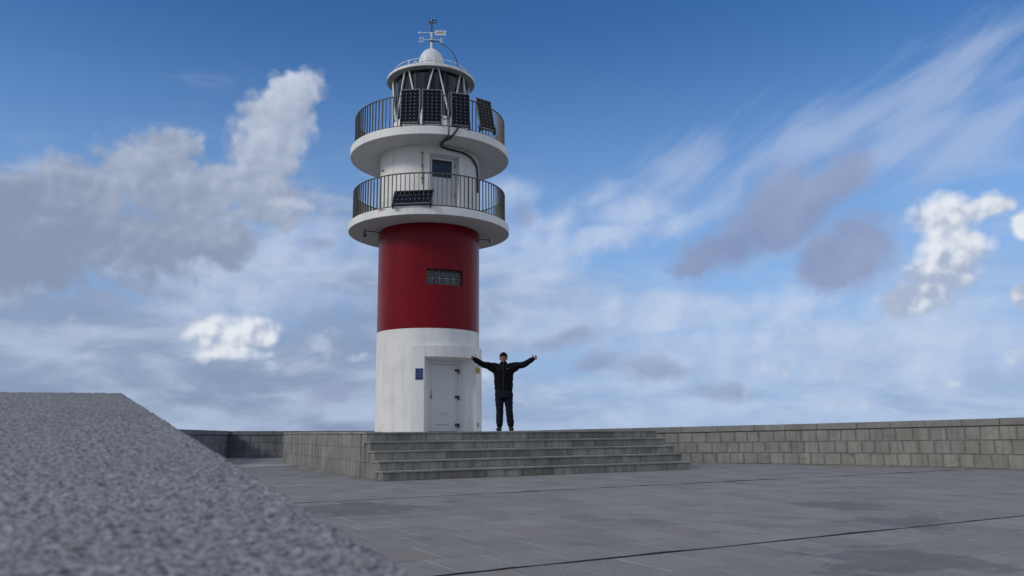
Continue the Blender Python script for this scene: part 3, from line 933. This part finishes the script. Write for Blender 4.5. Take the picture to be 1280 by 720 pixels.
# galleries
def gallery_slab(z0, z1, r):
    g = G(); g.lathe([(RT - .05, z0), (r - .17, z0), (r - .165, z0 - .012), (r - .01, z0 - .012), (r, z0 - .002), (r, z1 - .012), (r - .015, z1), (RT - .05, z1 + .01)], 120)
    for i, q in enumerate(g.v): g.v[i] = (q[0], q[1], q[2] - PZ)
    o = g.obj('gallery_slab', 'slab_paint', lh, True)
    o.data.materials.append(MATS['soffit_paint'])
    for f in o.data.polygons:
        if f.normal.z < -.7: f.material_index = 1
    return o
LZ0, LZ1, UZ0, UZ1, RS, RR = 6.295, 6.505, 8.455, 8.68, 2.25, 2.125
sl1 = gallery_slab(LZ0, LZ1, RS)
sl2 = gallery_slab(UZ0, UZ1, RS)
q = curved_plate(-28, RS, LZ1 - .05, .13, .034, .004); at_tower(q, 'rust_stain', 'rust', sl1)
q = curved_plate(-25.5, RS, LZ1 - .052, .07, .02, .004); at_tower(q, 'rust_stain', 'rust', sl1)

def railing(zb, zt, n):
    g = G()
    ring = lambda r, z, rad, nn=96: g.tube([cyl(360 * k / nn, r, z) for k in range(nn + 1)], rad, 8, False)
    ring(RR, zt, .019); ring(RR, zb + .055, .015)
    o = g.obj('railing', 'rail_metal', lh, True)
    b = G().box(-.006, .006, -.018, .018, zb + .055 - PZ, zt - PZ).mesh('baluster', 'rail_metal')
    p_ = G().box(-.013, .013, -.02, .02, zb - .01 - PZ, zt - PZ).mesh('baluster', 'rail_metal')
    for k in range(n):
        a = 360 * (k + .5) / n
        link('baluster', p_ if k % 10 == 0 else b, o, (RR * sin(R(a)), -RR * cos(R(a)), 0), (0, 0, R(a)))
    return o
rl1 = railing(LZ1, 7.425, 110)
rl2 = railing(UZ1, 9.575, 110)

# middle drum with gallery door
UZT = 8.215; uhw = .42
UAX = AX - 8
au = math.degrees(math.asin(uhw / RT))
drum('middle_drum', 'white_paint', RT, LZ1, UZ0 + .01, (UAX - au, UAX + au, LZ1, UZT))
axu, lau = axis_frame(UAX)
def ul(a, l, z): return axu * a + lau * l + Vector((0, 0, z - PZ))
ar = RT * cos(R(au)); AU = ar - .20
g = G()
arc_ = [cyl(UAX - au + 2 * au * k / 10, RT, UZT) for k in range(11)]
g.add(arc_ + [ul(AU, uhw, UZT), ul(AU, -uhw, UZT)], [tuple(range(13))])
for l in (-uhw, uhw): g.add([ul(ar, l, LZ1), ul(ar, l, UZT), ul(AU, l, UZT), ul(AU, l, LZ1)], [(0, 1, 2, 3)])
g.obj('gallery_doorway', 'white_paint', lh)
def ubox(g, a0, a1, l0, l1, z0, z1):
    vs = [ul(a, l, z) for z in (z0, z1) for l in (l0, l1) for a in (a1, a0)]
    return g.add(vs, [(0, 2, 3, 1), (4, 5, 7, 6), (0, 1, 5, 4), (2, 6, 7, 3), (0, 4, 6, 2), (1, 3, 7, 5)])
g = G(); ubox(g, AU - .05, AU, -uhw, uhw, LZ1, UZT)
ubox(g, AU - .002, AU + .02, -uhw, -uhw + .06, LZ1, UZT); ubox(g, AU - .002, AU + .02, uhw - .06, uhw, LZ1, UZT); ubox(g, AU - .002, AU + .0195, -uhw + .06, uhw - .06, UZT - .06, UZT)
gd = g.obj('gallery_door', 'door_paint', lh)
g = G(); ubox(g, AU - .001, AU + .012, -.30, .27, 7.63, 8.125); gw = g.obj('door_window', 'window_dark', gd)
g = G()
for (l0, l1, z0, z1) in ((-.335, -.30, 7.60, 8.155), (.27, .305, 7.60, 8.155), (-.30, .27, 7.60, 7.63), (-.30, .27, 8.125, 8.155)): ubox(g, AU - .001, AU + .022, l0, l1, z0, z1)
g.obj('window_frame', 'white_metal', gw)
for z in (7.95, 7.1):
    g = G(); ubox(g, AU + .018, AU + .045, .345, .375, z, z + .12); g.obj('hinge', 'alu', gd)

# lantern: flared base, glazing, lattice, roof
g = G().lathe([(1.42, UZ1), (1.40, 8.80), (1.30, 9.00), (1.17, 9.22), (1.10, 9.38), (1.09, 9.46)], 96)
g.v = [(x, y, z - PZ) for x, y, z in g.v]; g.obj('lantern_base', 'white_paint', lh, True)
RG, GZ0, GZ1 = 1.06, 9.46, 10.86
for k in range(16):
    g = G(); p0, p1 = 22.5 * k + .35 + 4, 22.5 * (k + 1) - .35 + 4
    for j in range(3):
        a0_, a1_ = p0 + (p1 - p0) * j / 3, p0 + (p1 - p0) * (j + 1) / 3
        g.add([cyl(a0_, RG, GZ0), cyl(a1_, RG, GZ0), cyl(a1_, RG, GZ1), cyl(a0_, RG, GZ1)], [(0, 1, 2, 3)])
    g.obj('glass_pane', 'lantern_glass', lh, True)
    v = G().tube([cyl(22.5 * k + 4, RG, GZ0), cyl(22.5 * k + 4, RG, GZ1)], .012, 6); v.obj('glazing_bar', 'rail_metal', lh)
for k in range(8):
    top_, bot = 13 + 45 * k, 13 + 45 * (k + .5)
    for sg_ in (-1, 1):
        a0_, a1_ = top_ + sg_ * 3.5, top_ + sg_ * 20.5
        pts = [cyl(a0_ + (a1_ - a0_) * j / 6, RG + .045, GZ1 - .02 + (GZ0 + .02 - GZ1) * j / 6) for j in range(7)]
        G().tube(pts, .021, 8).obj('lattice_bar', 'white_metal', lh, True)
# lamp inside, hung blinds behind part of the glass
g = G(); prof = [(0.02, 9.30), (.42, 9.32), (.44, 9.6)]
for k in range(10):
    z = 9.62 + k * .105; prof += [(.46, z), (.50, z + .05), (.46, z + .10)]
prof += [(.30, 10.72), (.02, 10.75)]
g.lathe(prof, 40); g.v = [(x, y, z - PZ) for x, y, z in g.v]; g.obj('lens', 'lens_dark', lh, True)
for (p0, p1) in ((-35, -5), (28, 62), (95, 170), (200, 262)):
    g = G(); n_ = 26; vs = []; fs = []
    for k in range(n_ + 1):
        p = p0 + (p1 - p0) * k / n_; r = RG - .09 + .02 * (k % 2)
        vs += [cyl(p, r, GZ0 + .02), cyl(p, r, GZ1 - .04)]
    for k in range(n_): fs.append((2 * k, 2 * k + 2, 2 * k + 3, 2 * k + 1))
    g.add(vs, fs).obj('blind', 'curtain', lh)
g = G().lathe([(.02, 10.84), (1.03, 10.84), (1.06, 10.80), (1.268, 10.812), (1.275, 10.818), (1.275, 10.885), (1.26, 10.90), (.36, 11.16), (.34, 11.18), (.02, 11.18)], 96)
g.v = [(x, y, z - PZ) for x, y, z in g.v]
roof = g.obj('lantern_roof', 'white_paint', lh, True)
roof.data.set_sharp_from_angle(angle=R(25))
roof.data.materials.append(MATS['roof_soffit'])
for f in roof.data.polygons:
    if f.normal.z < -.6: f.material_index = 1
g = G(); prof = [(.345, 11.15), (.345, 11.40), (.385, 11.42), (.385, 11.47), (.36, 11.49)]
for k in range(1, 9):
    a = pi / 2 * k / 8; prof.append((.355 * cos(a) + .002, 11.50 + .42 * sin(a)))
    if k == 3: prof += [(.355 * cos(a) - .02, 11.50 + .42 * sin(a) + .008)]
g.lathe(prof, 48); g.v = [(x, y, z - PZ) for x, y, z in g.v]; g.obj('dome', 'white_metal', roof, True)
g = G(); g.tube([cyl(360 * k / 64, 1.07, 11.13) for k in range(65)], .011, 6, False)
for k in range(9):
    a = 40 * k - 30; g.tube([cyl(a, 1.10, 10.93), cyl(a, 1.07, 11.13)], .014, 6)
g.obj('roof_rail', 'white_metal', roof, True)
for a in (-22, 55, 140, 230):
    pts = [cyl(a + 3 * cos(pi * k / 8), .95, 11.02 + .10 * sin(pi * k / 8)) for k in range(9)]
    G().tube(pts, .012, 6).obj('lifting_loop', 'white_metal', roof, True)

# weather vane on the dome
def lz(z): return z - PZ
vane = thing('weather_vane', 'white weather vane with arrow and letters O and E on top of the lantern dome', 'weather vane', LOC)
G().tube([(0, 0, lz(11.90)), (0, 0, lz(12.48))], [.036, .028], 10).obj('mast', 'white_metal', vane, True)
ar_ = G(); za = 12.455
ar_.tube([(-.36, 0, lz(za + .01)), (.10, 0, lz(za))], .011, 6)
ar_.add([(-.42, -.006, lz(za + .01)), (-.34, -.006, lz(za + .045)), (-.34, -.006, lz(za - .025)), (-.42, .006, lz(za + .01)), (-.34, .006, lz(za + .045)), (-.34, .006, lz(za - .025))], [(0, 2, 1), (3, 4, 5), (0, 1, 4, 3), (1, 2, 5, 4), (2, 0, 3, 5)])
arrow = ar_.obj('arrow', 'white_metal', vane)
fl = G(); y0, y1 = -.006, .006
out = [(.09, za), (.12, za + .075), (.44, za + .06), (.40, za - .01), (.44, za - .085), (.12, za - .075)]
fl.add([(x, y0, lz(z)) for x, z in out] + [(x, y1, lz(z)) for x, z in out], [tuple(range(6)), tuple(range(11, 5, -1))] + [(k, k + 6, (k + 1) % 6 + 6, (k + 1) % 6) for k in range(6)])
fl.obj('flag', 'white_metal', arrow)
cutm = G()
for k in range(4):
    x = .15 + k * .06
    cutm.box(x, x + .014, -.009, -.0065, lz(za - .04), lz(za + .038)); cutm.box(x + .028, x + .04, -.009, -.0065, lz(za - .04), lz(za + .038))
    cutm.box(x + .0145, x + .0275, -.009, -.0065, lz(za + (.02 if k % 2 else -.008)), lz(za + (.034 if k % 2 else .006)))
cutm.obj('flag_cutout', 'rail_metal', arrow)
zl = 12.235
cr = G(); cr.tube([(-.24, 0, lz(zl + .005)), (.24, 0, lz(zl - .005))], .010, 6); cr.tube([(0, -.24, lz(zl)), (0, .24, lz(zl))], .010, 6)
cross = cr.obj('compass_arm', 'white_metal', vane)
q = G(); x = -.30
for (x0, x1, z0, z1) in ((-.055, -.038, -.075, .075), (.038, .055, -.075, .075), (-.038, .038, .058, .075), (-.038, .038, -.075, -.058)): q.box(x + x0, x + x1, -.008, .008, lz(zl + z0), lz(zl + z1))
q.obj('letter_o', 'white_metal', vane)
q = G(); x = .30
for (x0, x1, z0, z1) in ((-.045, -.028, -.075, .075), (-.028, .045, .058, .075), (-.028, .035, -.008, .009), (-.028, .045, -.075, -.058)): q.box(x + x0, x + x1, -.008, .008, lz(zl + z0 - .03), lz(zl + z1 - .03))
q.obj('letter_e', 'white_metal', vane)
G().lathe([(.05, lz(12.16)), (.05, lz(12.20))], 12).tube([(0, 0, lz(12.155)), (0, 0, lz(12.205))], .048, 12).obj('clamp', 'black_metal', vane)
ws = thing('wind_sensor', 'small black wind sensor with prongs and thin aerial at the very tip of the mast', 'sensor', (TX, TY, 12.48))
G().tube([(0, 0, -.01), (0, 0, .26)], [.030, .026], 10).obj('stem', 'black_metal', ws, True)
q = G()
for (dx_, dz_) in ((-.07, .07), (-.09, -.02), (-.075, -.10)): q.tube([(0, 0, .34), (dx_, -.01, .34 + dz_)], .016, 6)
for dz_ in (.03, -.05): q.tube([(0, 0, .34 + dz_), (.16, 0, .34 + dz_ + .006)], .014, 6)
q.tube([(0, 0, .25), (0, 0, .42)], .03, 8); q.obj('prong', 'black_metal', ws)
G().sphere((-.012, -.03, .36), .024, 10, 6).obj('sensor_head', 'white_metal', ws, True)
G().tube([(0, 0, .40), (.004, 0, .75)], .005, 5).obj('aerial', 'alu', ws)

def spline(pts, n=8):
    pts = [Vector(q) for q in pts]; out = []
    for i in range(len(pts) - 1):
        p0, p1, p2, p3 = pts[max(i - 1, 0)], pts[i], pts[i + 1], pts[min(i + 2, len(pts) - 1)]
        for k in range(n):
            t = k / n
            out.append(.5 * ((2 * p1) + (p2 - p0) * t + (2 * p0 - 5 * p1 + 4 * p2 - p3) * t * t + (3 * p1 - p0 - 3 * p2 + p3) * t ** 3))
    return out + [pts[-1]]
q = G().tube(spline([(TX + .045, TY, 12.18), (TX + .22, TY - .05, 12.13), (TX + .46, TY - .22, 11.90), (TX + .66, TY - .5, 11.58), (TX + .82, TY - .86, 11.10), (TX + .84, TY - .90, 10.93)]), .013, 6)
tag(q.obj('cable', 'black_rubber', None, True), 'thin black cable curving from the mast down to the lantern roof edge', 'cable')
# cables under the upper gallery
def W3(v): return tuple(v)
def rim(phi, r, z): a = R(phi); return (TX + r * sin(a), TY - r * cos(a), z)
q = G()
q.tube(spline([rim(18.2, 2.27, 9.62), rim(18.2, 2.28, 9.1), rim(18.2, 2.28, 8.66), rim(17.8, 2.275, 8.42), (-1.70, 19.99, 8.40), (-1.799, 20.246, 8.41), (-1.906, 20.485, 8.41)]), .020, 8)
q.tube(spline([rim(24.8, 2.26, 8.74), rim(23.8, 2.285, 8.62), rim(21.1, 2.285, 8.45), (-1.60, 20.00, 8.40), (-1.799, 20.246, 8.405), (-1.86, 20.44, 8.405), rim(18.9, 1.445, 8.40), rim(26.3, 1.445, 8.36), rim(37, 1.445, 8.35), rim(45, 1.445, 8.345), rim(57, 1.445, 8.30), rim(66, 1.445, 8.20), rim(71.5, 1.445, 8.08), rim(73.5, 1.445, 7.75), rim(73.5, 1.445, 7.40)]), .027, 8)
tag(q.obj('cable', 'black_rubber', None, True), 'thick black cable bundle hanging under the upper gallery to the wall', 'cable')
q = G().tube(spline([rim(12, 2.24, 9.0), rim(14, 2.30, 8.86), rim(17, 2.30, 8.87), rim(19, 2.24, 9.05)]), .012, 6)
tag(q.obj('cable', 'black_rubber', None, True), 'short looped black cable between two upright solar panels on the upper gallery', 'cable')
# rusty pipe on the middle drum
pp = thing('wall_pipe', 'thin rusty yellow pipe clipped to the wall left of the gallery door', 'pipe', rim(-2.4, RT + .022, 7.35))
G().tube([(0, 0, 0), (0, 0, .88)], .014, 8).obj('tube', 'rusty_pipe', pp, True)
for z in (.15, .50, .86): G().box(-.03, .03, -.018, .022, z, z + .025).obj('clip', 'rail_metal', pp, rot=(0, 0, R(-2.4)))
q = tag(link('wall_anchor', G().tube([(0, .03, 0), (0, -.05, 0)], .022, 8).mesh('wall_anchor', 'rail_metal'), None, rim(-58, RT + .02, 7.94), (0, 0, R(-58))), 'small dark anchor stud high on the left of the wall between the galleries', 'anchor')

# bracket lamps under the lower gallery
def bracket_lamp(p_wall, p_end, drop, bulb, label):
    r_ = thing('bracket_lamp', label, 'lamp', p_wall, group='bracket lamps under the lower gallery')
    d = Vector(p_end) - Vector(p_wall)
    G().tube([(0, 0, 0), tuple(d)], .014, 6).tube([tuple(d + Vector((0, 0, .03))), tuple(d - Vector((0, 0, drop)))], .018, 6).obj('arm', 'black_metal', r_)
    if bulb: G().sphere(tuple(d - Vector((0, 0, drop + .03))), (.055, .055, .05), 12, 8).obj('globe', 'black_metal', r_, True)
bracket_lamp((-3.60, 21.36, 6.21), (-3.987, 21.113, 6.21), .10, True, 'black lamp with round globe on a bracket under the lower gallery, left')
bracket_lamp((-.955, 22.24, 6.21), (-.631, 22.315, 6.21), .08, False, 'black globeless lamp bracket under the lower gallery, right of the red drum')

# ------------------------------------------------------------------ solar panels
def solar_panel(phi, r, zb, w, h, yaw, lean, ncol, nrow, label, roll=0.0):
    p = rim(phi, r, zb)
    root = thing('solar_panel', label, 'solar panel', p, (R(-lean), R(roll), R(yaw)), group='solar panels on the gallery railings')
    th = .035
    f = G()
    f.box(-w / 2, -w / 2 + .016, -th, 0, 0, h); f.box(w / 2 - .016, w / 2, -th, 0, 0, h); f.box(-w / 2 + .016, w / 2 - .016, -th, 0, 0, .016); f.box(-w / 2 + .016, w / 2 - .016, -th, 0, h - .016, h)
    f.obj('frame', 'alu', root)
    G().box(-w / 2 + .016, w / 2 - .016, -th + .006, -.004, .016, h - .016).obj('backsheet', 'backsheet_dot', root)
    cw, ch = (w - .05) / ncol, (h - .05) / nrow
    g = G(); y = -th + .004
    c = min(cw, ch) * .16
    for i in range(ncol):
        for j in range(nrow):
            x0, x1 = -w / 2 + .025 + i * cw, -w / 2 + .025 + (i + 1) * cw - .0006
            z0, z1 = .025 + j * ch, .025 + (j + 1) * ch - .0006
            o8 = [(x0 + c, z0), (x1 - c, z0), (x1, z0 + c), (x1, z1 - c), (x1 - c, z1), (x0 + c, z1), (x0, z1 - c), (x0, z0 + c)]
            g.add([(x, y, z) for x, z in o8], [tuple(range(8))])
    # black rim round the outermost cells
    m_ = .0245
    for (x0, x1, z0, z1) in ((-w / 2 + .016, -w / 2 + m_ + .003, .016, h - .016), (w / 2 - m_ - .003, w / 2 - .016, .016, h - .016), (-w / 2 + m_ + .003, w / 2 - m_ - .003, .016, m_ + .002), (-w / 2 + m_ + .003, w / 2 - m_ - .003, h - m_ - .002, h - .016)):
        g.add([(x0, y + .0006, z0), (x1, y + .0006, z0), (x1, y + .0006, z1), (x0, y + .0006, z1)], [(0, 1, 2, 3)])
    kind(g.obj('cell_grid', 'cell_blue', root), 'stuff')
    for sx in (-1, 1):
        G().box(sx * w * .46 - .015, sx * w * .46 + .015, -.06, .06, -.09, .10).obj('bracket', 'black_metal', root)
    G().box(-w / 2, w / 2, -.03, .0, -.035, -.004).obj('mounting_rail', 'black_metal', root)
    return root
solar_panel(-8.2, 2.20, 8.765, .515, .955, -4, 4, 4, 9, 'upright dark solar panel at the left end of the upper gallery row')
solar_panel(6.9, 2.20, 8.765, .515, .945, 6, 4, 4, 9, 'upright dark solar panel between the leftmost one and the hanging cable')
solar_panel(27.2, 2.20, 8.755, .515, .945, 18, 5, 4, 9, 'upright dark solar panel just right of the hanging black cable')
solar_panel(48.2, 2.27, 8.82, .515, .955, 38, 13, 4, 9, 'dark solar panel tilted back at the right end of the upper gallery', 0)
solar_panel(-5.5, 2.27, 6.54, 1.06, .52, -6, 33, 9, 3, 'wide dark solar panel lying back against the lower gallery railing', 0)

# ------------------------------------------------------------------ the man with his arms spread
def lerp_chain(pts, radii, n=6):
    """dense list of (centre, rx, ry) along a chain"""
    out = []
    for i in range(len(pts) - 1):
        a, b = Vector(pts[i]), Vector(pts[i + 1])
        for k in range(n):
            t = k / n; out.append((a.lerp(b, t), radii[i] * (1 - t) + radii[i + 1] * t))
    out.append((Vector(pts[-1]), radii[-1])); return out
def limb(g, pts, radii, n=14):
    ch = lerp_chain(pts, radii, 4)
    g.tube([c for c, r in ch], [r for c, r in ch], n)
    for p_, r_ in zip(pts, radii): g.sphere(p_, r_, 14, 8)
def column(g, rings, n=24):
    vs = []; fs = []
    for (cx, cy, z, rx, ry) in rings: vs += [(cx + rx * cos(2 * pi * k / n), cy + ry * sin(2 * pi * k / n), z) for k in range(n)]
    for i in range(len(rings) - 1):
        for k in range(n):
            k2 = (k + 1) % n; fs.append((i * n + k, i * n + k2, (i + 1) * n + k2, (i + 1) * n + k))
    fs.append(tuple(range(n))[::-1]); fs.append(tuple((len(rings) - 1) * n + k for k in range(n)))
    g.add(vs, fs)
def fused(g, name, mat, parent, voxel, smooth_it=4, wrinkle=0.0, ws_=20):
    me = g.mesh(name, mat)
    o = bpy.data.objects.new(name, me); COL.objects.link(o)
    md = o.modifiers.new('remesh', 'REMESH'); md.mode = 'VOXEL'; md.voxel_size = voxel; md.use_smooth_shade = True
    sm = o.modifiers.new('smooth', 'SMOOTH'); sm.iterations = smooth_it; sm.factor = .5
    dg_ = bpy.context.evaluated_depsgraph_get()
    me2 = bpy.data.meshes.new_from_object(o.evaluated_get(dg_))
    if wrinkle:
        for q in me2.vertices:
            k = mnoise.noise(Vector((q.co.x * ws_, q.co.y * ws_, q.co.z * ws_ * 1.6)))
            q.co += q.normal * (k * wrinkle)
    me2.name = name
    if not me2.materials: me2.materials.append(MATS[mat])
    me2.polygons.foreach_set('use_smooth', [True] * len(me2.polygons))
    o.modifiers.clear(); o.data = me2; o.parent = parent
    return o

SHL, SHR = (-.185, .01, 1.405), (.185, .01, 1.405)
ELL, ELR = (-.435, -.12, 1.435), (.445, -.12, 1.43)
WRL, WRR = (-.60, -.26, 1.53), (.63, -.25, 1.525)
man_pos = Vector((-.195, 17.25, PZ))
body = G()
body.sphere((0, .008, 1.605), (.076, .096, .105), 24, 16)
body.sphere((0, -.022, 1.545), (.060, .070, .068), 20, 12)
body.sphere((0, -.072, 1.508), (.026, .024, .022))                 # chin
body.sphere((-.038, -.064, 1.555), (.026, .026, .024)); body.sphere((.038, -.064, 1.555), (.026, .026, .024))   # cheeks
body.sphere((0, -.078, 1.628), (.058, .018, .014))                 # brow
limb(body, [(0, -.086, 1.612), (0, -.104, 1.578)], [.011, .015]); body.sphere((0, -.098, 1.572), (.020, .014, .011))
for sx in (-1, 1): body.sphere((sx * .080, .012, 1.585), (.012, .024, .034), 12, 8)
limb(body, [(0, .012, 1.38), (0, .0, 1.53)], [.062, .056])
column(body, [(0, 0, .86, .15, .10), (0, 0, 1.0, .15, .10), (0, 0, 1.15, .155, .105), (0, 0, 1.3, .17, .11), (0, 0, 1.38, .165, .09), (0, .005, 1.43, .09, .07)])
for sh, el, wr in ((SHL, ELL, WRL), (SHR, ELR, WRR)): limb(body, [sh, el, wr], [.058, .046, .031])
for hx, kx_, ax_ in ((-.085, -.085, -.094), (.095, .112, .152)):
    limb(body, [(hx, 0, .88), (kx_, -.02, .47), (ax_, .01, .07)], [.088, .058, .042])
    limb(body, [(ax_, .02, .05), (ax_ + .02 * (1 if ax_ > 0 else -1), -.13, .035)], [.04, .03])
def hand(g, wr, el, sgn):
    """palm, four bent fingers of unequal length and a raised thumb"""
    w = Vector(wr); d = (w - Vector(el)).normalized()
    up_ = Vector((0, 0, 1)); up_ = (up_ - d * up_.dot(d)).normalized()
    nrm = d.cross(up_).normalized()                      # across the palm
    if nrm.y > 0: nrm = -nrm                             # palm looks forward
    pc = w + d * .055
    M = Matrix((( d.x, nrm.x, up_.x, pc.x), (d.y, nrm.y, up_.y, pc.y), (d.z, nrm.z, up_.z, pc.z), (0, 0, 0, 1)))
    g.sphere((0, 0, 0), (.056, .018, .044), 16, 10, M)
    limb(g, [tuple(w), tuple(pc)], [.029, .024])
    for k, (L, u) in enumerate(((.066, .030), (.074, .010), (.068, -.011), (.054, -.031))):
        b0_ = w + d * .092 + up_ * u
        m1 = b0_ + d * (L * .42) + up_ * (u * .25) + nrm * .006
        m2 = m1 + d * (L * .30) + nrm * .018
        m3 = m2 + d * (L * .18) + nrm * .022
        limb(g, [tuple(b0_ - d * .02), tuple(m1), tuple(m2), tuple(m3)], [.0098, .0092, .0085, .0075], 8)
    t0 = w + d * .03 + up_ * .026
    t1 = t0 + d * .022 + up_ * .040 + nrm * .008; t2 = t1 + d * .006 + up_ * .034
    limb(g, [tuple(t0), tuple(t1), tuple(t2)], [.015, .0115, .0095], 8)
hand(body, WRL, ELL, -1); hand(body, WRR, ELR, 1)
person = fused(body, 'person', 'skin_m', None, .0062, 3)
tag(person, 'man in black jacket, dark jeans and black cap standing with both arms spread wide', 'person')
person.scale = (.978, .978, .978); person.location = man_pos; person.rotation_euler = (0, 0, R(-1))
jk = G()
column(jk, [(0, .0, .885, .196, .135), (0, 0, .90, .203, .142), (0, 0, .97, .205, .145), (0, 0, 1.10, .208, .148), (0, 0, 1.22, .218, .15), (0, 0, 1.31, .226, .146), (0, .002, 1.37, .215, .128), (0, .005, 1.425, .165, .105), (0, .008, 1.45, .095, .085), (0, .004, 1.475, .080, .085), (0, .0, 1.505, .078, .088)])
limb(jk, [(-.15, .005, 1.395), ELL, WRL, (-.622, -.282, 1.548)], [.088, .072, .054, .050])
limb(jk, [(.15, .005, 1.395), ELR, WRR, (.652, -.272, 1.543)], [.088, .072, .054, .050])
limb(jk, [(-.17, .0, 1.30), (-.30, -.06, 1.375)], [.07, .06]); limb(jk, [(.17, .0, 1.30), (.30, -.06, 1.37)], [.07, .06])
jacket = fused(jk, 'jacket', 'jacket_m', person, .011, 3, .013, 13)
G().box(-.006, .006, -.005, .004, 0, .56).obj('zip', 'black_rubber', jacket, loc=(0, -.151, .90))
G().box(-.026, .026, -.004, .004, -.008, .008).obj('chest_mark', 'logo_m', jacket, loc=(.093, -.146, 1.345))
tr_ = G()
column(tr_, [(0, 0, .99, .175, .12), (.0, 0, .90, .19, .135), (.003, 0, .80, .195, .14), (.006, .0, .715, .185, .135)])
limb(tr_, [(-.095, 0, .80), (-.088, -.02, .47), (-.093, .0, .155)], [.104, .082, .074])
limb(tr_, [(.105, 0, .80), (.114, -.02, .47), (.148, .0, .155)], [.104, .082, .076])
jeans = fused(tr_, 'trousers', 'jeans_m', person, .011, 3, .012, 14)
for ax_, sx in ((-.094, -1), (.152, 1)):
    q = G()
    limb(q, [(ax_, .045, .048), (ax_ + sx * .012, -.06, .045), (ax_ + sx * .028, -.165, .038)], [.052, .054, .042]); limb(q, [(ax_, .03, .05), (ax_, .02, .14)], [.05, .054])
    s_ = fused(q, 'shoe', 'shoe_m', person, .008, 2)
    for vv in s_.data.vertices: vv.co.z = max(vv.co.z, .004)
# beanie: upper shell of a head-sized ellipsoid with a turned-up band
q = G(); prof = []
vs = []; fs = []; nu, nv = 28, 10
def cap_pt(th, ph, grow):
    return Vector(((.084 + grow) * cos(th) * cos(ph), .012 + (.106 + grow) * cos(th) * sin(ph), 1.612 + (.105 + grow) * sin(th)))
for i in range(nv + 1):
    for k in range(nu):
        ph = 2 * pi * k / nu
        low = R(8) - R(30) * max(0, sin(ph))                # lower at the back
        vs.append(cap_pt(low + (R(90) - low) * i / nv, ph, .004))
for i in range(nv):
    for k in range(nu):
        k2 = (k + 1) % nu; fs.append((i * nu + k, i * nu + k2, (i + 1) * nu + k2, (i + 1) * nu + k))
beanie = q.add(vs, fs).obj('beanie', 'wool_m', person, True)
q = G(); vs = []; fs = []
for i, (dl, gr) in enumerate(((-.02, .005), (.02, .010), (.34, .010), (.38, .005))):
    for k in range(nu):
        ph = 2 * pi * k / nu; low = R(8) - R(30) * max(0, sin(ph)); vs.append(cap_pt(low + dl, ph, gr))
for i in range(3):
    for k in range(nu):
        k2 = (k + 1) % nu; fs.append((i * nu + k, i * nu + k2, (i + 1) * nu + k2, (i + 1) * nu + k))
q.add(vs, fs).obj('cap_band', 'wool_m', beanie, True)
for sx in (-1, 1):
    G().sphere((sx * .030, -.088, 1.606), (.011, .007, .0065), 10, 6).obj('eye', 'eye_m', person, True)
    G().tube([(sx * .014, -.094, 1.627), (sx * .032, -.092, 1.631), (sx * .048, -.082, 1.624)], .0045, 6).obj('eyebrow', 'hair_m', person)
    G().sphere((sx * .074, .015, 1.60), (.010, .035, .05), 10, 8).obj('sideburn', 'hair_m', person, True)
G().tube([(-.034, -.078, 1.545), (-.018, -.092, 1.538), (0, -.096, 1.536), (.018, -.092, 1.538), (.034, -.078, 1.545)], [.003, .006, .007, .006, .003], 8).obj('mouth', 'lip_m', person, True)
